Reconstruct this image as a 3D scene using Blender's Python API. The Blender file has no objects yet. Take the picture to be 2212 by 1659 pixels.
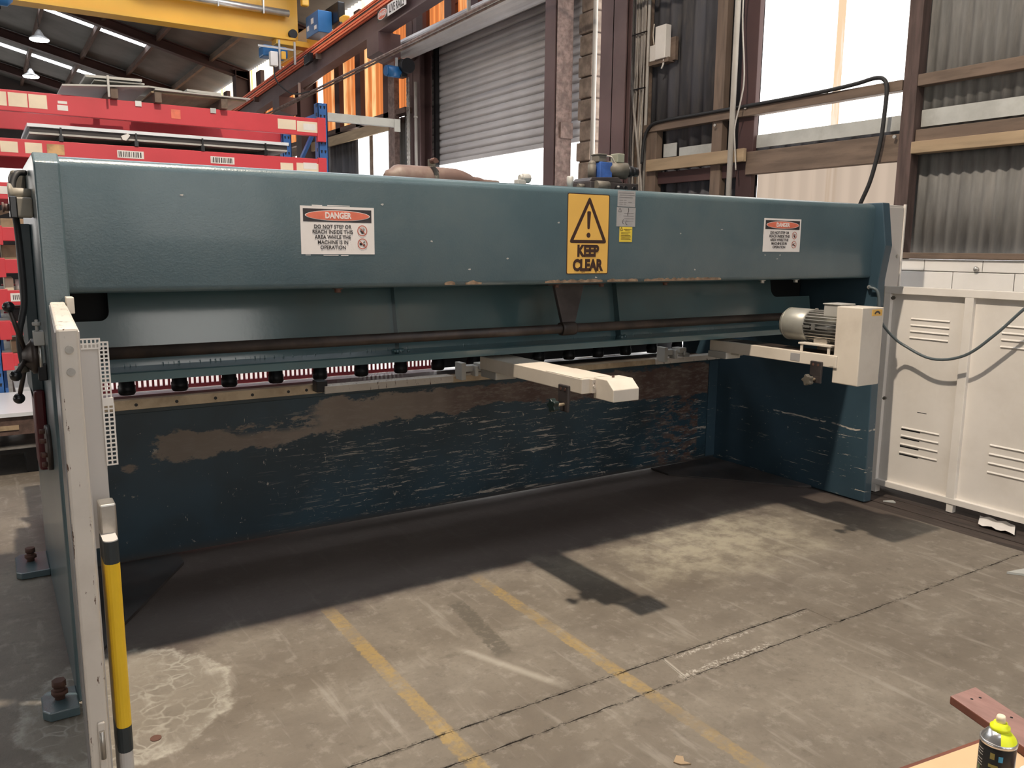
import bpy, bmesh, math, random
from mathutils import Vector, Matrix
random.seed(11)
scn = bpy.context.scene
COL = scn.collection
pi = math.pi

# ------------------------------------------------------------------ camera
F_PX, YAW, PITCH, ROLL, CAM_H = 1773.3, 0.570, 0.164, 0.009, 1.55
fw = Vector((math.sin(YAW)*math.cos(PITCH), math.cos(YAW)*math.cos(PITCH), -math.sin(PITCH)))
rt = Vector((math.cos(YAW), -math.sin(YAW), 0.0))
up = rt.cross(fw)
c_, s_ = math.cos(ROLL), math.sin(ROLL)
rt, up = c_*rt + s_*up, -s_*rt + c_*up
cam_d = bpy.data.cameras.new('camera')
cam_d.sensor_fit = 'HORIZONTAL'
cam_d.sensor_width = 36.0
cam_d.lens = F_PX/2212.0*36.0
cam_d.clip_start, cam_d.clip_end = 0.05, 300
cam = bpy.data.objects.new('camera', cam_d)
cam.matrix_world = Matrix(((rt.x, up.x, -fw.x, 0), (rt.y, up.y, -fw.y, 0), (rt.z, up.z, -fw.z, CAM_H), (0, 0, 0, 1)))
COL.objects.link(cam)
scn.camera = cam

# ------------------------------------------------------------------ light and exposure
scn.view_settings.view_transform = 'Standard'
scn.view_settings.look = 'None'
scn.view_settings.exposure = 0.0
scn.view_settings.gamma = 1.0
scn.view_settings.use_curve_mapping = False
SKY, KEY, PANEL, SKYLIGHT = 4.0, 430.0, 3.2, 6.0
scn.cycles.max_bounces = 7; scn.cycles.diffuse_bounces = 4; scn.cycles.glossy_bounces = 3; scn.cycles.transmission_bounces = 2
world = bpy.data.worlds.new('world'); scn.world = world
world.use_nodes = True
bg = world.node_tree.nodes['Background']
bg.inputs['Color'].default_value = (1.0, 0.97, 0.95, 1)
bg.inputs['Strength'].default_value = SKY

def area(name, loc, size, power, color, target, shape='DISK', size_y=None):
    d = bpy.data.lights.new(name, 'AREA'); d.shape = shape; d.size = size
    if size_y: d.size_y = size_y
    d.energy = power; d.color = color
    o = bpy.data.objects.new(name, d); COL.objects.link(o)
    o.location = loc
    o.rotation_euler = (Vector(target)-Vector(loc)).to_track_quat('-Z', 'Y').to_euler()
    return o
# the bay lamp hanging above the photographer: it throws the hard shadow of the beam on the floor
area('bay_lamp_light', (1.05, 2.42, 6.0), 0.17, KEY, (1.0, 0.86, 0.70), (1.05, 2.42, 0))

# ------------------------------------------------------------------ helpers
class MB:
    def __init__(s): s.v=[]; s.f=[]; s.sm=[]
    def add(s, vs, fs, smooth=False):
        b=len(s.v); s.v.extend([tuple(x) for x in vs])
        for f in fs: s.f.append([b+i for i in f]); s.sm.append(smooth)
        return s
    def box(s, x0,x1,y0,y1,z0,z1):
        vs=[(x,y,z) for z in (z0,z1) for y in (y0,y1) for x in (x0,x1)]
        return s.add(vs,[(0,2,3,1),(4,5,7,6),(0,1,5,4),(2,6,7,3),(0,4,6,2),(1,3,7,5)])
    def obox(s, c, size, rot):
        R = rot if isinstance(rot, Matrix) else Matrix.Rotation(rot,3,'Z')
        c=Vector(c); h=[k/2 for k in size]
        vs=[c+R@Vector((x,y,z)) for z in (-h[2],h[2]) for y in (-h[1],h[1]) for x in (-h[0],h[0])]
        return s.add(vs,[(0,2,3,1),(4,5,7,6),(0,1,5,4),(2,6,7,3),(0,4,6,2),(1,3,7,5)])
    def bar(s, p0, p1, w, t, upv=(0,0,1)):
        p0,p1=Vector(p0),Vector(p1); d=(p1-p0); L=d.length; d.normalize()
        u=Vector(upv); a=d.cross(u)
        if a.length<1e-4: a=d.cross(Vector((1,0,0)))
        a.normalize(); b=a.cross(d)
        R=Matrix((d,a,b)).transposed()
        return s.obox((p0+p1)/2,(L,w,t),R)
    def prism(s, poly, ax, a, b):
        n=len(poly)
        def P(u,v,w):
            return {'X':(w,u,v),'Y':(u,w,v),'Z':(u,v,w)}[ax]
        vs=[P(u,v,a) for u,v in poly]+[P(u,v,b) for u,v in poly]
        fs=[list(range(n)),list(range(2*n-1,n-1,-1))]+[(i,(i+1)%n,n+(i+1)%n,n+i) for i in range(n)]
        return s.add(vs,fs)
    def ring(s, c, r, d, n):
        d=Vector(d).normalized(); a=d.orthogonal().normalized(); b=d.cross(a)
        return [Vector(c)+r*(math.cos(2*pi*i/n)*a+math.sin(2*pi*i/n)*b) for i in range(n)]
    def lathe(s, prof, origin, axis, n=24):
        """prof: list of (distance along axis, radius)"""
        o=Vector(origin); d=Vector(axis).normalized(); a=d.orthogonal().normalized(); b=d.cross(a)
        vs=[]; fs=[]
        for t,r in prof:
            for i in range(n):
                vs.append(o+d*t+max(r,1e-5)*(math.cos(2*pi*i/n)*a+math.sin(2*pi*i/n)*b))
        for k in range(len(prof)-1):
            for i in range(n):
                fs.append((k*n+i,k*n+(i+1)%n,(k+1)*n+(i+1)%n,(k+1)*n+i))
        s.add(vs,fs,True)
        b0=len(s.v)-len(vs)
        s.f.append([b0+i for i in range(n)]); s.sm.append(False)
        s.f.append([b0+(len(prof)-1)*n+i for i in range(n)]); s.sm.append(False)
        return s
    def cyl(s, p0, p1, r, n=16, r1=None):
        p0,p1=Vector(p0),Vector(p1); L=(p1-p0).length
        r1 = r if r1 is None else r1
        return s.lathe([(0,r),(L,r1)],p0,p1-p0,n)
    def sph(s, c, r, n=14):
        prof=[(-r*math.cos(pi*k/8), r*math.sin(pi*k/8)) for k in range(9)]
        return s.lathe(prof,c,(0,0,1),n)
    def tube(s, pts, r, n=8, sub=6):
        P=[Vector(p) for p in pts]
        if sub>1 and len(P)>2:
            Q=[]
            for i in range(len(P)-1):
                p0=P[max(i-1,0)];p1=P[i];p2=P[i+1];p3=P[min(i+2,len(P)-1)]
                for k in range(sub):
                    t=k/sub
                    Q.append(0.5*((2*p1)+(p2-p0)*t+(2*p0-5*p1+4*p2-p3)*t*t+(3*p1-p0-3*p2+p3)*t**3))
            Q.append(P[-1]); P=Q
        vs=[];fs=[];a=None
        for i,p in enumerate(P):
            d=(P[min(i+1,len(P)-1)]-P[max(i-1,0)]).normalized()
            if a is None: a=d.orthogonal().normalized()
            a=(a-d*a.dot(d))
            if a.length<1e-6: a=d.orthogonal()
            a.normalize(); b=d.cross(a)
            for k in range(n): vs.append(p+r*(math.cos(2*pi*k/n)*a+math.sin(2*pi*k/n)*b))
        for i in range(len(P)-1):
            for k in range(n): fs.append((i*n+k,i*n+(k+1)%n,(i+1)*n+(k+1)%n,(i+1)*n+k))
        s.add(vs,fs,True)
        b0=len(s.v)-len(vs)
        s.f.append([b0+k for k in range(n)]); s.sm.append(False)
        s.f.append([b0+(len(P)-1)*n+k for k in range(n)]); s.sm.append(False)
        return s
    def mesh(s, name, m):
        me=bpy.data.meshes.new(name)
        me.from_pydata(s.v,[],s.f)
        me.polygons.foreach_set('use_smooth',s.sm)
        bm=bmesh.new(); bm.from_mesh(me)
        bmesh.ops.recalc_face_normals(bm,faces=bm.faces)
        bm.to_mesh(me); bm.free()
        if m: me.materials.append(m)
        me.update()
        return me
    def build(s, name, m, parent=None, bevel=0.0, label=None, kind=None, seg=2):
        o=bpy.data.objects.new(name,s.mesh(name,m)); COL.objects.link(o)
        if bevel:
            md=o.modifiers.new('edge','BEVEL'); md.width=bevel; md.segments=seg; md.limit_method='ANGLE'; md.angle_limit=0.7
            md.harden_normals=False
        if parent is not None: child(o,parent)
        if label: o['label']=label
        if kind: o['kind']=kind
        return o

ORG={}
def child(o,parent):
    o.parent=parent
    o.matrix_parent_inverse=Matrix.Translation(ORG.get(parent.name,Vector((0,0,0)))).inverted()
def tag(o,label,cat,group=None):
    o['label']=label; o['category']=cat
    if group: o['group']=group
    return o
def thing(name,label,cat,loc=(0,0,0),group=None):
    o=bpy.data.objects.new(name,None); COL.objects.link(o); o.location=loc; o.empty_display_size=0.1
    ORG[o.name]=Vector(loc)
    return tag(o,label,cat,group)
def struct(name):
    o=bpy.data.objects.new(name,None); COL.objects.link(o); o['kind']='structure'; o.empty_display_size=0.1
    return o
def cp(o,off,parent=None,name=None):
    c=o.copy(); COL.objects.link(c); c.location=Vector(o.location)+Vector(off)
    if parent is not None and parent is not o.parent: child(c,parent)
    return c
def text(body,m,loc,size,parent,facing='-Y',bold=0.0,xs=1.0,name='lettering',align='CENTER'):
    cu=bpy.data.curves.new(name,'FONT'); cu.body=body; cu.size=size; cu.align_x=align; cu.align_y='CENTER'
    cu.extrude=0.0004; cu.offset=bold; cu.resolution_u=3
    cu.materials.append(m)
    o=bpy.data.objects.new(name,cu); COL.objects.link(o)
    o.location=loc; o.scale=(xs,1,1)
    o.rotation_euler={'-Y':(pi/2,0,0),'-X':(pi/2,0,-pi/2)}[facing]
    child(o,parent)
    return o

# ------------------------------------------------------------------ materials
class NT:
    def __init__(s,name):
        s.m=bpy.data.materials.new(name); s.m.use_nodes=True; s.t=s.m.node_tree; s.t.nodes.clear()
        s.out=s.n('ShaderNodeOutputMaterial')
        s.tc=s.n('ShaderNodeTexCoord')
        s.obj=s.tc.outputs['Object']
    def n(s,ty,**kw):
        nd=s.t.nodes.new(ty)
        for k,v in kw.items(): setattr(nd,k,v)
        return nd
    def put(s,sock,v):
        if isinstance(v,bpy.types.NodeSocket): s.t.links.new(v,sock)
        elif v is not None:
            if sock.type=='RGBA' and len(v)==3: v=(*v,1)
            sock.default_value=v
    def map(s,scale=(1,1,1),rot=(0,0,0),loc=(0,0,0)):
        nd=s.n('ShaderNodeMapping'); s.put(nd.inputs['Vector'],s.obj)
        nd.inputs['Scale'].default_value=scale; nd.inputs['Rotation'].default_value=rot; nd.inputs['Location'].default_value=loc
        return nd.outputs[0]
    def noise(s,scale,vec=None,detail=4,rough=0.55,dist=0.0):
        nd=s.n('ShaderNodeTexNoise'); s.put(nd.inputs['Vector'],vec or s.obj)
        nd.inputs['Scale'].default_value=scale; nd.inputs['Detail'].default_value=detail
        nd.inputs['Roughness'].default_value=rough; nd.inputs['Distortion'].default_value=dist
        return nd.outputs['Fac']
    def voro(s,scale,vec=None,feature='DISTANCE_TO_EDGE'):
        nd=s.n('ShaderNodeTexVoronoi',feature=feature); s.put(nd.inputs['Vector'],vec or s.obj); nd.inputs['Scale'].default_value=scale
        return nd.outputs['Distance']
    def ma(s,op,a,b=None,c=None):
        nd=s.n('ShaderNodeMath',operation=op)
        for i,v in enumerate((a,b,c)):
            if v is not None: s.put(nd.inputs[i],v)
        return nd.outputs[0]
    def rng(s,v,a,b,lo=0.0,hi=1.0,smooth=True):
        nd=s.n('ShaderNodeMapRange'); nd.clamp=True
        if smooth: nd.interpolation_type='SMOOTHSTEP'
        s.put(nd.inputs['Value'],v); s.put(nd.inputs['From Min'],a); s.put(nd.inputs['From Max'],b)
        s.put(nd.inputs['To Min'],lo); s.put(nd.inputs['To Max'],hi)
        return nd.outputs[0]
    def mix(s,f,a,b):
        nd=s.n('ShaderNodeMix',data_type='RGBA')
        s.put(nd.inputs[0],f); s.put(nd.inputs[6],a); s.put(nd.inputs[7],b)
        return nd.outputs[2]
    def xyz(s):
        nd=s.n('ShaderNodeSeparateXYZ'); s.put(nd.inputs[0],s.obj); return nd.outputs
    def band(s,v,a,b,soft):
        return s.ma('MULTIPLY',s.rng(v,a-soft,a+soft),s.rng(v,b-soft,b+soft,1.0,0.0))
    def bsdf(s,col,rough=.5,metal=0.0,bump=None,bstr=.2,bdist=.002,coat=0.0,spec=.5,coat_rough=.1):
        b=s.n('ShaderNodeBsdfPrincipled')
        s.put(b.inputs['Base Color'],col); s.put(b.inputs['Roughness'],rough); s.put(b.inputs['Metallic'],metal)
        s.put(b.inputs['Coat Weight'],coat); s.put(b.inputs['Coat Roughness'],coat_rough); s.put(b.inputs['Specular IOR Level'],spec)
        if bump is not None:
            bn=s.n('ShaderNodeBump'); s.put(bn.inputs['Height'],bump); bn.inputs['Strength'].default_value=bstr; bn.inputs['Distance'].default_value=bdist
            s.t.links.new(bn.outputs[0],b.inputs['Normal'])
        s.t.links.new(b.outputs[0],s.out.inputs[0])
        return s.m
def mul(c,k): return tuple(min(1,x*k) for x in c)
def M(name,col,rough=.5,metal=0.0,var=.18,vs=5.0,bump=0.0,bs=90,coat=0.0,chips=None,dirt=None,spec=.5,stretch=(1,1,1)):
    s=NT(name)
    v=s.map(stretch)
    f=s.noise(vs,v,5)
    c=s.mix(s.rng(f,.3,.7),mul(col,1-var),mul(col,1+var))
    if dirt: # dirt=(colour, scale, amount)
        c=s.mix(s.ma('MULTIPLY',s.rng(s.noise(dirt[1],v,6,.65),.42,.72),dirt[2]),c,dirt[0])
    r=rough
    if chips: # chips=(colour, scale, threshold)
        k=s.rng(s.noise(chips[1],s.map(chips[3] if len(chips)>3 else (1,1,1)),6,.7),chips[2],chips[2]+.02)
        c=s.mix(k,c,chips[0]); r=s.mix(k,(rough,)*3,(.85,)*3)
    h=s.noise(bs,None,3) if bump else None
    return s.bsdf(c,r,metal,h,bump,.003,coat,spec)
def EM(name,col,strength,stripe=None,stain=None,sc=(1,1,1)):
    s=NT(name); c=col
    if stripe:
        w=s.ma('SINE',s.ma('MULTIPLY',s.xyz()[1],2*pi/stripe[0]))
        c=s.mix(s.rng(w,-1,1),mul(col,1-stripe[1]),col)
    if stain:
        v=s.map(stain[1])
        c=s.mix(s.rng(s.noise(1.0,v,4,.6),stain[2],stain[3]),c,stain[0])
    e=s.n('ShaderNodeEmission'); s.put(e.inputs[0],c); e.inputs[1].default_value=strength
    s.t.links.new(e.outputs[0],s.out.inputs[0])
    return s.m

TEAL=(0.070,0.116,0.136)
m_teal=M('teal_paint',TEAL,.30,0,.10,2.2,.25,150,coat=.25,chips=((.45,.47,.45),38,.735),dirt=((.14,.15,.14),1.1,.35))
m_teal_gloss=M('teal_paint_glossy',(.078,.142,.158),.16,0,.1,2,.06,60,coat=.6,dirt=((.10,.11,.10),1.5,.4))
m_teal_dark=M('teal_paint_aged',(.028,.047,.056),.42,0,.2,3,.1,80,chips=((.42,.38,.33),26,.70,(1,1,1)))
m_cream=M('cream_paint',(.66,.60,.52),.42,0,.05,3,.05,60,chips=((.10,.055,.035),30,.715),dirt=((.45,.39,.32),4,.35))
m_cream_edge=M('cream_paint_chipped',(.62,.56,.49),.45,0,.06,3,.08,60,chips=((.11,.06,.04),14,.605,(3,3,.6)),dirt=((.42,.36,.30),4,.4))
m_white=M('white_paint',(.78,.74,.69),.38,0,.04,2,.03,50,chips=((.25,.18,.13),45,.745),dirt=((.58,.53,.47),2.3,.35))
m_oily=M('oily_dark_plate',(.045,.037,.034),.5,0,.3,5,dirt=((.03,.045,.05),3,.5))
m_dust=M('dusty_beige_casting',(.27,.245,.20),.55,0,.2,8)
m_cowl=M('dull_motor_grey',(.34,.335,.30),.42,.35,.12,6,dirt=((.22,.20,.16),8,.5))
m_shade_skin=M('grey_shade_skin',(.24,.235,.24),.28,.1,.2,3)  # grey that carries the shade on the guard's outer face
m_greywhite=M('grey_white_paint',(.52,.49,.46),.45,0,.05,2)
m_pipe=M('brown_steel',(.040,.030,.026),.45,.3,.35,7,.1,80,dirt=((.09,.06,.045),9,.6))
m_black=M('black_steel',(.012,.012,.014),.4,.2,.2)
m_blackpl=M('black_plastic',(.012,.012,.013),.25,0,.1)
m_rubber=M('black_rubber',(.016,.016,.017),.6,0,.2)
m_dark=M('dark_interior',(.003,.004,.005),.7)  # near-black chosen to hold the shade inside the machine
m_steel=M('bare_steel',(.42,.40,.37),.38,.85,.2,8,.05,100,dirt=((.2,.16,.12),6,.5))
m_zinc=M('zinc_steel',(.55,.54,.51),.36,.8,.12,6,.03)
m_blade=M('blade_steel',(.50,.40,.28),.42,.55,.2,3,.05,90,dirt=((.22,.15,.09),5,.6))
m_red=M('red_paint',(.62,.05,.065),.42,0,.12,2,.03,50,chips=((.75,.25,.12),22,.725),dirt=((.32,.03,.035),2,.4))
m_darkred=M('dark_red_paint',(.085,.006,.010),.4)
m_blue=M('blue_paint',(.03,.12,.36),.42,0,.12,3)
m_blue2=M('crane_blue_paint',(.02,.13,.33),.4,0,.12,3)
m_yellow=M('crane_yellow_paint',(.78,.42,.045),.42,0,.06,.8,dirt=((.6,.32,.05),.7,.35))
m_tapey=M('yellow_tape',(.80,.50,.02),.35,0,.05)
m_tapeb=M('black_tape',(.022,.030,.034),.4,0,.1)
m_signy=M('sign_yellow',(.78,.46,.10),.45,0,.05,4)
m_signbrown=M('sign_brown_black',(.045,.018,.012),.45)
m_signw=M('sign_white',(.80,.75,.72),.45,0,.03,6)
m_signk=M('sign_black',(.03,.025,.028),.45,0,.3,30)
m_signr=M('sign_red',(.72,.17,.10),.45,0,.10,20)
m_ink=M('ink_dark',(.035,.028,.028),.5)
m_inkred=M('ink_red',(.50,.12,.08),.5)
m_alu=M('label_silver',(.42,.41,.41),.45,.25,.08,12)
m_labely=M('label_yellow',(.75,.56,.06),.45,0,.06,10)
m_paper=M('paper_white',(.74,.71,.68),.6,0,.05,8)
m_label=M('label_cream',(.78,.66,.50),.6,0,.06,8)
m_labelbrown=M('label_stained',(.50,.30,.14),.6,0,.3,12)
m_browncol=M('brown_steelwork',(.115,.068,.068),.55,0,.22,1.6,.08,40,dirt=((.13,.085,.08),2,.6))
m_browndk=M('dark_brown_steelwork',(.058,.026,.025),.6,0,.25,1.0)
m_rustcol=M('speckled_steelwork',(.22,.155,.135),.7,0,.35,14,.12,60,dirt=((.12,.07,.06),25,.7))
m_timber=M('old_timber',(.165,.118,.088),.75,0,.3,6,.3,50,stretch=(4,.5,4),dirt=((.09,.06,.045),3,.65))
m_timberl=M('pale_timber',(.36,.265,.165),.7,0,.22,5,.25,50,stretch=(4,.5,4),dirt=((.20,.13,.08),2.5,.5))
m_timberdk=M('dark_timber',(.10,.062,.050),.8,0,.3,6,.3,50,stretch=(4,.5,4))
m_board=M('dark_floor_board',(.040,.029,.025),.75,0,.4,8,.3,40,stretch=(6,.6,6),dirt=((.085,.064,.052),5,.5))
m_plank=M('red_plank',(.285,.165,.145),.6,0,.12,8,.2,60,stretch=(5,1,5),dirt=((.20,.10,.085),9,.5))
m_plankred=M('red_plank_edge',(.16,.055,.035),.7,0,.2,8)
m_plankedge=M('tan_sheet',(.66,.46,.27),.6,0,.05,6)
m_card=M('cardboard',(.50,.36,.22),.7,0,.12,8)
m_corr=M('fibre_cement',(.175,.172,.165),.85,0,.3,4,.2,60,stretch=(2,2,.35),dirt=((.30,.28,.26),9,.35))
m_corrd=M('fibre_cement_dark',(.075,.074,.085),.85,0,.35,3,.2,60,stretch=(2,2,.3),dirt=((.16,.14,.12),7,.4))
m_flash=M('grey_flashing',(.46,.47,.45),.55,0,.12,2.2,dirt=((.25,.24,.22),3,.5))
m_blockw=M('white_painted_block',(.80,.78,.75),.6,0,.03,5,.15,60)
m_mortar=M('mortar',(.55,.52,.48),.9)
m_blockg=M('brown_block',(.25,.195,.155),.9,0,.3,9,.3,50,dirt=((.14,.10,.085),7,.7))
m_mortard=M('dark_mortar',(.12,.09,.075),.9,0,.3)
m_slat=M('galvanised_slat',(.64,.62,.625),.45,.15,.12,1.5,.03,40,stretch=(1,.4,1),dirt=((.30,.27,.27),2,.4))
m_pvc=M('grey_conduit',(.44,.41,.37),.45,0,.12,3)
m_cablew=M('white_cable',(.62,.55,.46),.5,0,.2,5)
m_cableg=M('grey_cable',(.33,.30,.27),.5,0,.2,5)
m_orange=M('orange_rail',(.92,.22,.12),.35,0,.1,3)
m_rustred=M('red_oxide_paint',(.135,.082,.068),.55,0,.2,5,.1,60,dirt=((.22,.18,.14),5,.9))
m_olive=M('dusty_casting',(.125,.112,.092),.6,.2,.25,9,.1,60)
m_oliveg=M('green_plug',(.26,.27,.21),.55,0,.12)
m_valveb=M('valve_blue',(.035,.10,.34),.5,0,.3,12)
m_darkcast=M('dark_manifold',(.05,.042,.042),.5,.3,.3,8)
m_greypanel=M('grey_sheet',(.46,.45,.42),.5,.2,.1,2)
m_whitesheet=M('white_sheet_steel',(.74,.76,.79),.32,.1,.03,1)
m_traydk=M('dark_tray',(.040,.034,.034),.5)
m_roof=M('roof_sheet',(.15,.145,.14),.75,0,.2,1.2)
m_wallfar=M('far_wall_sheet',(.07,.065,.07),.85,0,.2,1)
m_lampshade=M('lamp_shade',(.55,.55,.55),.4,.6,.1)
m_cable=M('blue_grey_cable',(.10,.125,.135),.4,0,.1)
m_can=M('can_black',(.012,.013,.015),.25,0,.1)
m_canmetal=M('can_metal',(.68,.67,.67),.22,.85,.05)
m_canyel=M('paint_neon_yellow',(.78,.86,.02),.35,0,.05)
m_canblue=M('can_print_blue',(.05,.32,.55),.4)
m_canolive=M('can_print_olive',(.30,.25,.07),.4)
m_cangreen=M('can_print_green',(.10,.16,.08),.4)
m_green=M('green_plastic',(.03,.09,.05),.5)
m_knobgreen=M('dark_green_knob',(.010,.020,.019),.35)
m_bolt=M('rusty_bolt',(.12,.06,.045),.7,.3,.3)

e_panel=EM('translucent_and_fill_lit',(1.0,.955,.90),PANEL,(.076,.05),((.80,.55,.34),(.3,9,.35),.66,.80))
e_panel2=EM('translucent_and_fill_lit_dusty',(1.0,.79,.62),.62,(.152,.10),((.62,.42,.25),(.3,11,.25),.52,.85))
e_strip=EM('translucent_stain_lit',(.86,.62,.40),1.15,None,((1,.9,.8),(.3,14,1.6),.5,.75))
e_orange=EM('orange_sheet_lit',(1.0,.30,.085),1.25,(.152,.45),((1.0,.62,.28),(.3,3.2,.5),.5,.72))
e_hot=EM('eaves_sheet_lit',(1.0,.90,.72),2.3,(.152,.35),((1.0,.42,.14),(.3,5,.6),.5,.7))
e_sky=EM('skylight_and_fill_lit',(.90,.94,1.0),SKYLIGHT)
e_lamp=EM('lamp_glow',(.92,.95,1.0),9.0)

def concrete():
    s=NT('concrete_floor'); X,Y,Z=s.xyz()
    big=s.noise(.9,None,5,.6); mid=s.noise(4.5,None,6,.65); fine=s.noise(45,None,4,.6); grain=s.noise(160,None,2)
    sw=s.noise(2.2,s.map((1,1,1),(0,0,.6)),5,.6,1.2)
    c=s.mix(s.rng(big,.3,.72),(.150,.126,.099),(.232,.203,.165))
    c=s.mix(s.ma('MULTIPLY',s.rng(mid,.40,.70),.55),c,(.122,.102,.081))
    c=s.mix(s.ma('MULTIPLY',s.rng(sw,.52,.75),.5),c,(.30,.27,.225))
    c=s.mix(s.ma('MULTIPLY',s.rng(fine,.48,.72),.35),c,(.13,.11,.09))
    mott=s.noise(13,None,6,.7)
    c=s.mix(s.ma('MULTIPLY',s.rng(mott,.52,.68),.40),c,(.34,.31,.265))
    c=s.mix(s.ma('MULTIPLY',s.rng(s.noise(11,s.map((1,1,1),(0,0,0),(7,2,0)),6,.7),.56,.70),.45),c,(.085,.070,.055))
    strk=s.noise(5,s.map((3.2,.45,1),(0,0,.35)),4,.6,.3)
    c=s.mix(s.ma('MULTIPLY',s.rng(strk,.56,.72),.40),c,(.36,.33,.285))
    xl=s.ma('ABSOLUTE',s.ma('ADD',s.ma('SUBTRACT',X,2.070),s.ma('MULTIPLY',s.ma('SUBTRACT',Y,2.08),-.18)))
    c=s.mix(s.ma('MULTIPLY',s.ma('MULTIPLY',s.rng(xl,.011,.004),s.band(Y,1.99,2.16,.01)),.7),c,(.42,.385,.33))
    sx_=s.ma('ADD',s.ma('SUBTRACT',X,1.47),s.ma('MULTIPLY',s.ma('SUBTRACT',Y,2.6),.42))
    c=s.mix(s.ma('MULTIPLY',s.ma('MULTIPLY',s.rng(s.ma('ABSOLUTE',sx_),.035,.0),s.band(Y,2.22,2.62,.09)),.32),c,(.62,.58,.50))
    # lighter scuffed area by the machine, to the right
    d=s.ma('SQRT',s.ma('ADD',s.ma('POWER',s.ma('MULTIPLY',s.ma('SUBTRACT',X,3.2),.55),2.0),s.ma('POWER',s.ma('SUBTRACT',Y,2.95),2.0)))
    k=s.ma('MULTIPLY',s.rng(s.noise(7,None,6,.7),.36,.60,.15,1.0),s.rng(s.ma('ADD',d,s.ma('MULTIPLY',s.ma('SUBTRACT',mid,.5),.7)),.5,.12))
    c=s.mix(k,c,(.37,.335,.26))
    # oily ground by the machine, darkened further to deepen the beam's shadow
    oil_shade=s.rng(s.ma('ADD',Y,s.ma('MULTIPLY',s.ma('SUBTRACT',mid,.5),.5)),3.12,3.34)
    oil_shade=s.ma('MULTIPLY',s.ma('MULTIPLY',oil_shade,s.rng(X,.08,.2)),s.rng(Y,5.6,5.0))
    c=s.mix(s.ma('MULTIPLY',oil_shade,.80),c,(.070,.050,.044))
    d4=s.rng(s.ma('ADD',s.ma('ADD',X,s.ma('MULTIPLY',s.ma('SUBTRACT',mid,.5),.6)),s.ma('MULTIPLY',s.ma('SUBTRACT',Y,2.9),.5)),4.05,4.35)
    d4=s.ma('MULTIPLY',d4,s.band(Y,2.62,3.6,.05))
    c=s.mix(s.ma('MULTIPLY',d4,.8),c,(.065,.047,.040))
    # white efflorescence patch with cell edges
    pd=s.ma('SQRT',s.ma('ADD',s.ma('POWER',s.ma('SUBTRACT',X,.30),2.0),s.ma('POWER',s.ma('MULTIPLY',s.ma('SUBTRACT',Y,2.90),.85),2.0)))
    pd=s.ma('ADD',pd,s.ma('MULTIPLY',s.ma('SUBTRACT',s.noise(9,None,4),.5),.16))
    inside=s.rng(pd,.35,.32)
    edge=s.ma('MULTIPLY',s.rng(pd,.27,.335),inside)
    wv=s.n('ShaderNodeVectorMath',operation='ADD')
    nn=s.n('ShaderNodeTexNoise'); nn.inputs['Scale'].default_value=14; s.put(nn.inputs['Vector'],s.obj)
    sc=s.n('ShaderNodeVectorMath',operation='SCALE'); s.put(sc.inputs[0],nn.outputs['Color']); sc.inputs['Scale'].default_value=.06
    s.put(wv.inputs[0],s.obj); s.put(wv.inputs[1],sc.outputs[0])
    cell=s.rng(s.voro(15,wv.outputs[0]),.10,.0)
    cell=s.ma('MULTIPLY',s.ma('MULTIPLY',cell,inside),s.rng(mid,.40,.62))
    c=s.mix(s.ma('MULTIPLY',s.ma('MAXIMUM',s.ma('MULTIPLY',s.ma('MULTIPLY',edge,s.rng(mott,.38,.58)),.55),s.ma('MULTIPLY',cell,.45)),.75),c,(.62,.60,.52))
    c=s.mix(s.ma('MULTIPLY',inside,.09),c,(.55,.53,.46))
    # rough dark repair strip
    rs=s.ma('MULTIPLY',s.band(s.ma('ADD',s.ma('SUBTRACT',X,s.ma('MULTIPLY',s.ma('SUBTRACT',Y,2.5),.12)),s.ma('MULTIPLY',s.ma('SUBTRACT',fine,.5),.05)),1.548,1.625,.008),s.band(Y,2.50,3.02,.03))
    c=s.mix(s.ma('MULTIPLY',s.ma('MULTIPLY',rs,s.rng(s.noise(30,None,5,.7),.30,.52)),.9),c,(.11,.095,.075))
    # worn yellow walkway lines
    wear=s.rng(s.ma('ADD',s.ma('MULTIPLY',mid,.6),s.ma('MULTIPLY',fine,.5)),.42,.66)
    e=s.ma('MULTIPLY',s.ma('SUBTRACT',fine,.5),.03)
    Xe=s.ma('ADD',X,e)
    l1=s.band(Xe,1.112,1.174,.004); l2=s.band(Xe,1.838,1.900,.004)
    yr=s.rng(Y,3.3,3.1)
    fade2=s.rng(s.noise(2.6,None,3),.42,.55,.35,1.0)
    ln=s.ma('MAXIMUM',l1,s.ma('MULTIPLY',l2,fade2))
    c=s.mix(s.ma('MULTIPLY',s.ma('MULTIPLY',ln,yr),s.ma('ADD',s.ma('MULTIPLY',wear,.55),.12)),c,(.40,.27,.085))
    jn=s.ma('MAXIMUM',s.band(s.ma('ADD',Y,s.ma('MULTIPLY',s.ma('SUBTRACT',fine,.5),.04)),2.005,2.040,.006),s.band(s.ma('ADD',Y,s.ma('MULTIPLY',s.ma('SUBTRACT',fine,.5),.04)),2.128,2.150,.006))
    jn=s.ma('MULTIPLY',s.ma('MULTIPLY',jn,s.rng(s.noise(60,None,5,.75),.49,.58)),s.ma('MULTIPLY',s.band(X,2.05,2.88,.06),s.rng(s.noise(3.2,None,2),.38,.55)))
    c=s.mix(s.ma('MULTIPLY',jn,.7),c,(.58,.54,.48))
    cr=s.ma('MAXIMUM',s.band(Y,1.990,2.012,.005),s.ma('MULTIPLY',s.band(Y,2.148,2.170,.005),s.rng(X,2.95,2.85)))
    c=s.mix(s.ma('MULTIPLY',s.ma('MULTIPLY',cr,s.rng(s.noise(55,None,5,.75),.50,.56)),.8),c,(.055,.045,.035))
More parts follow.
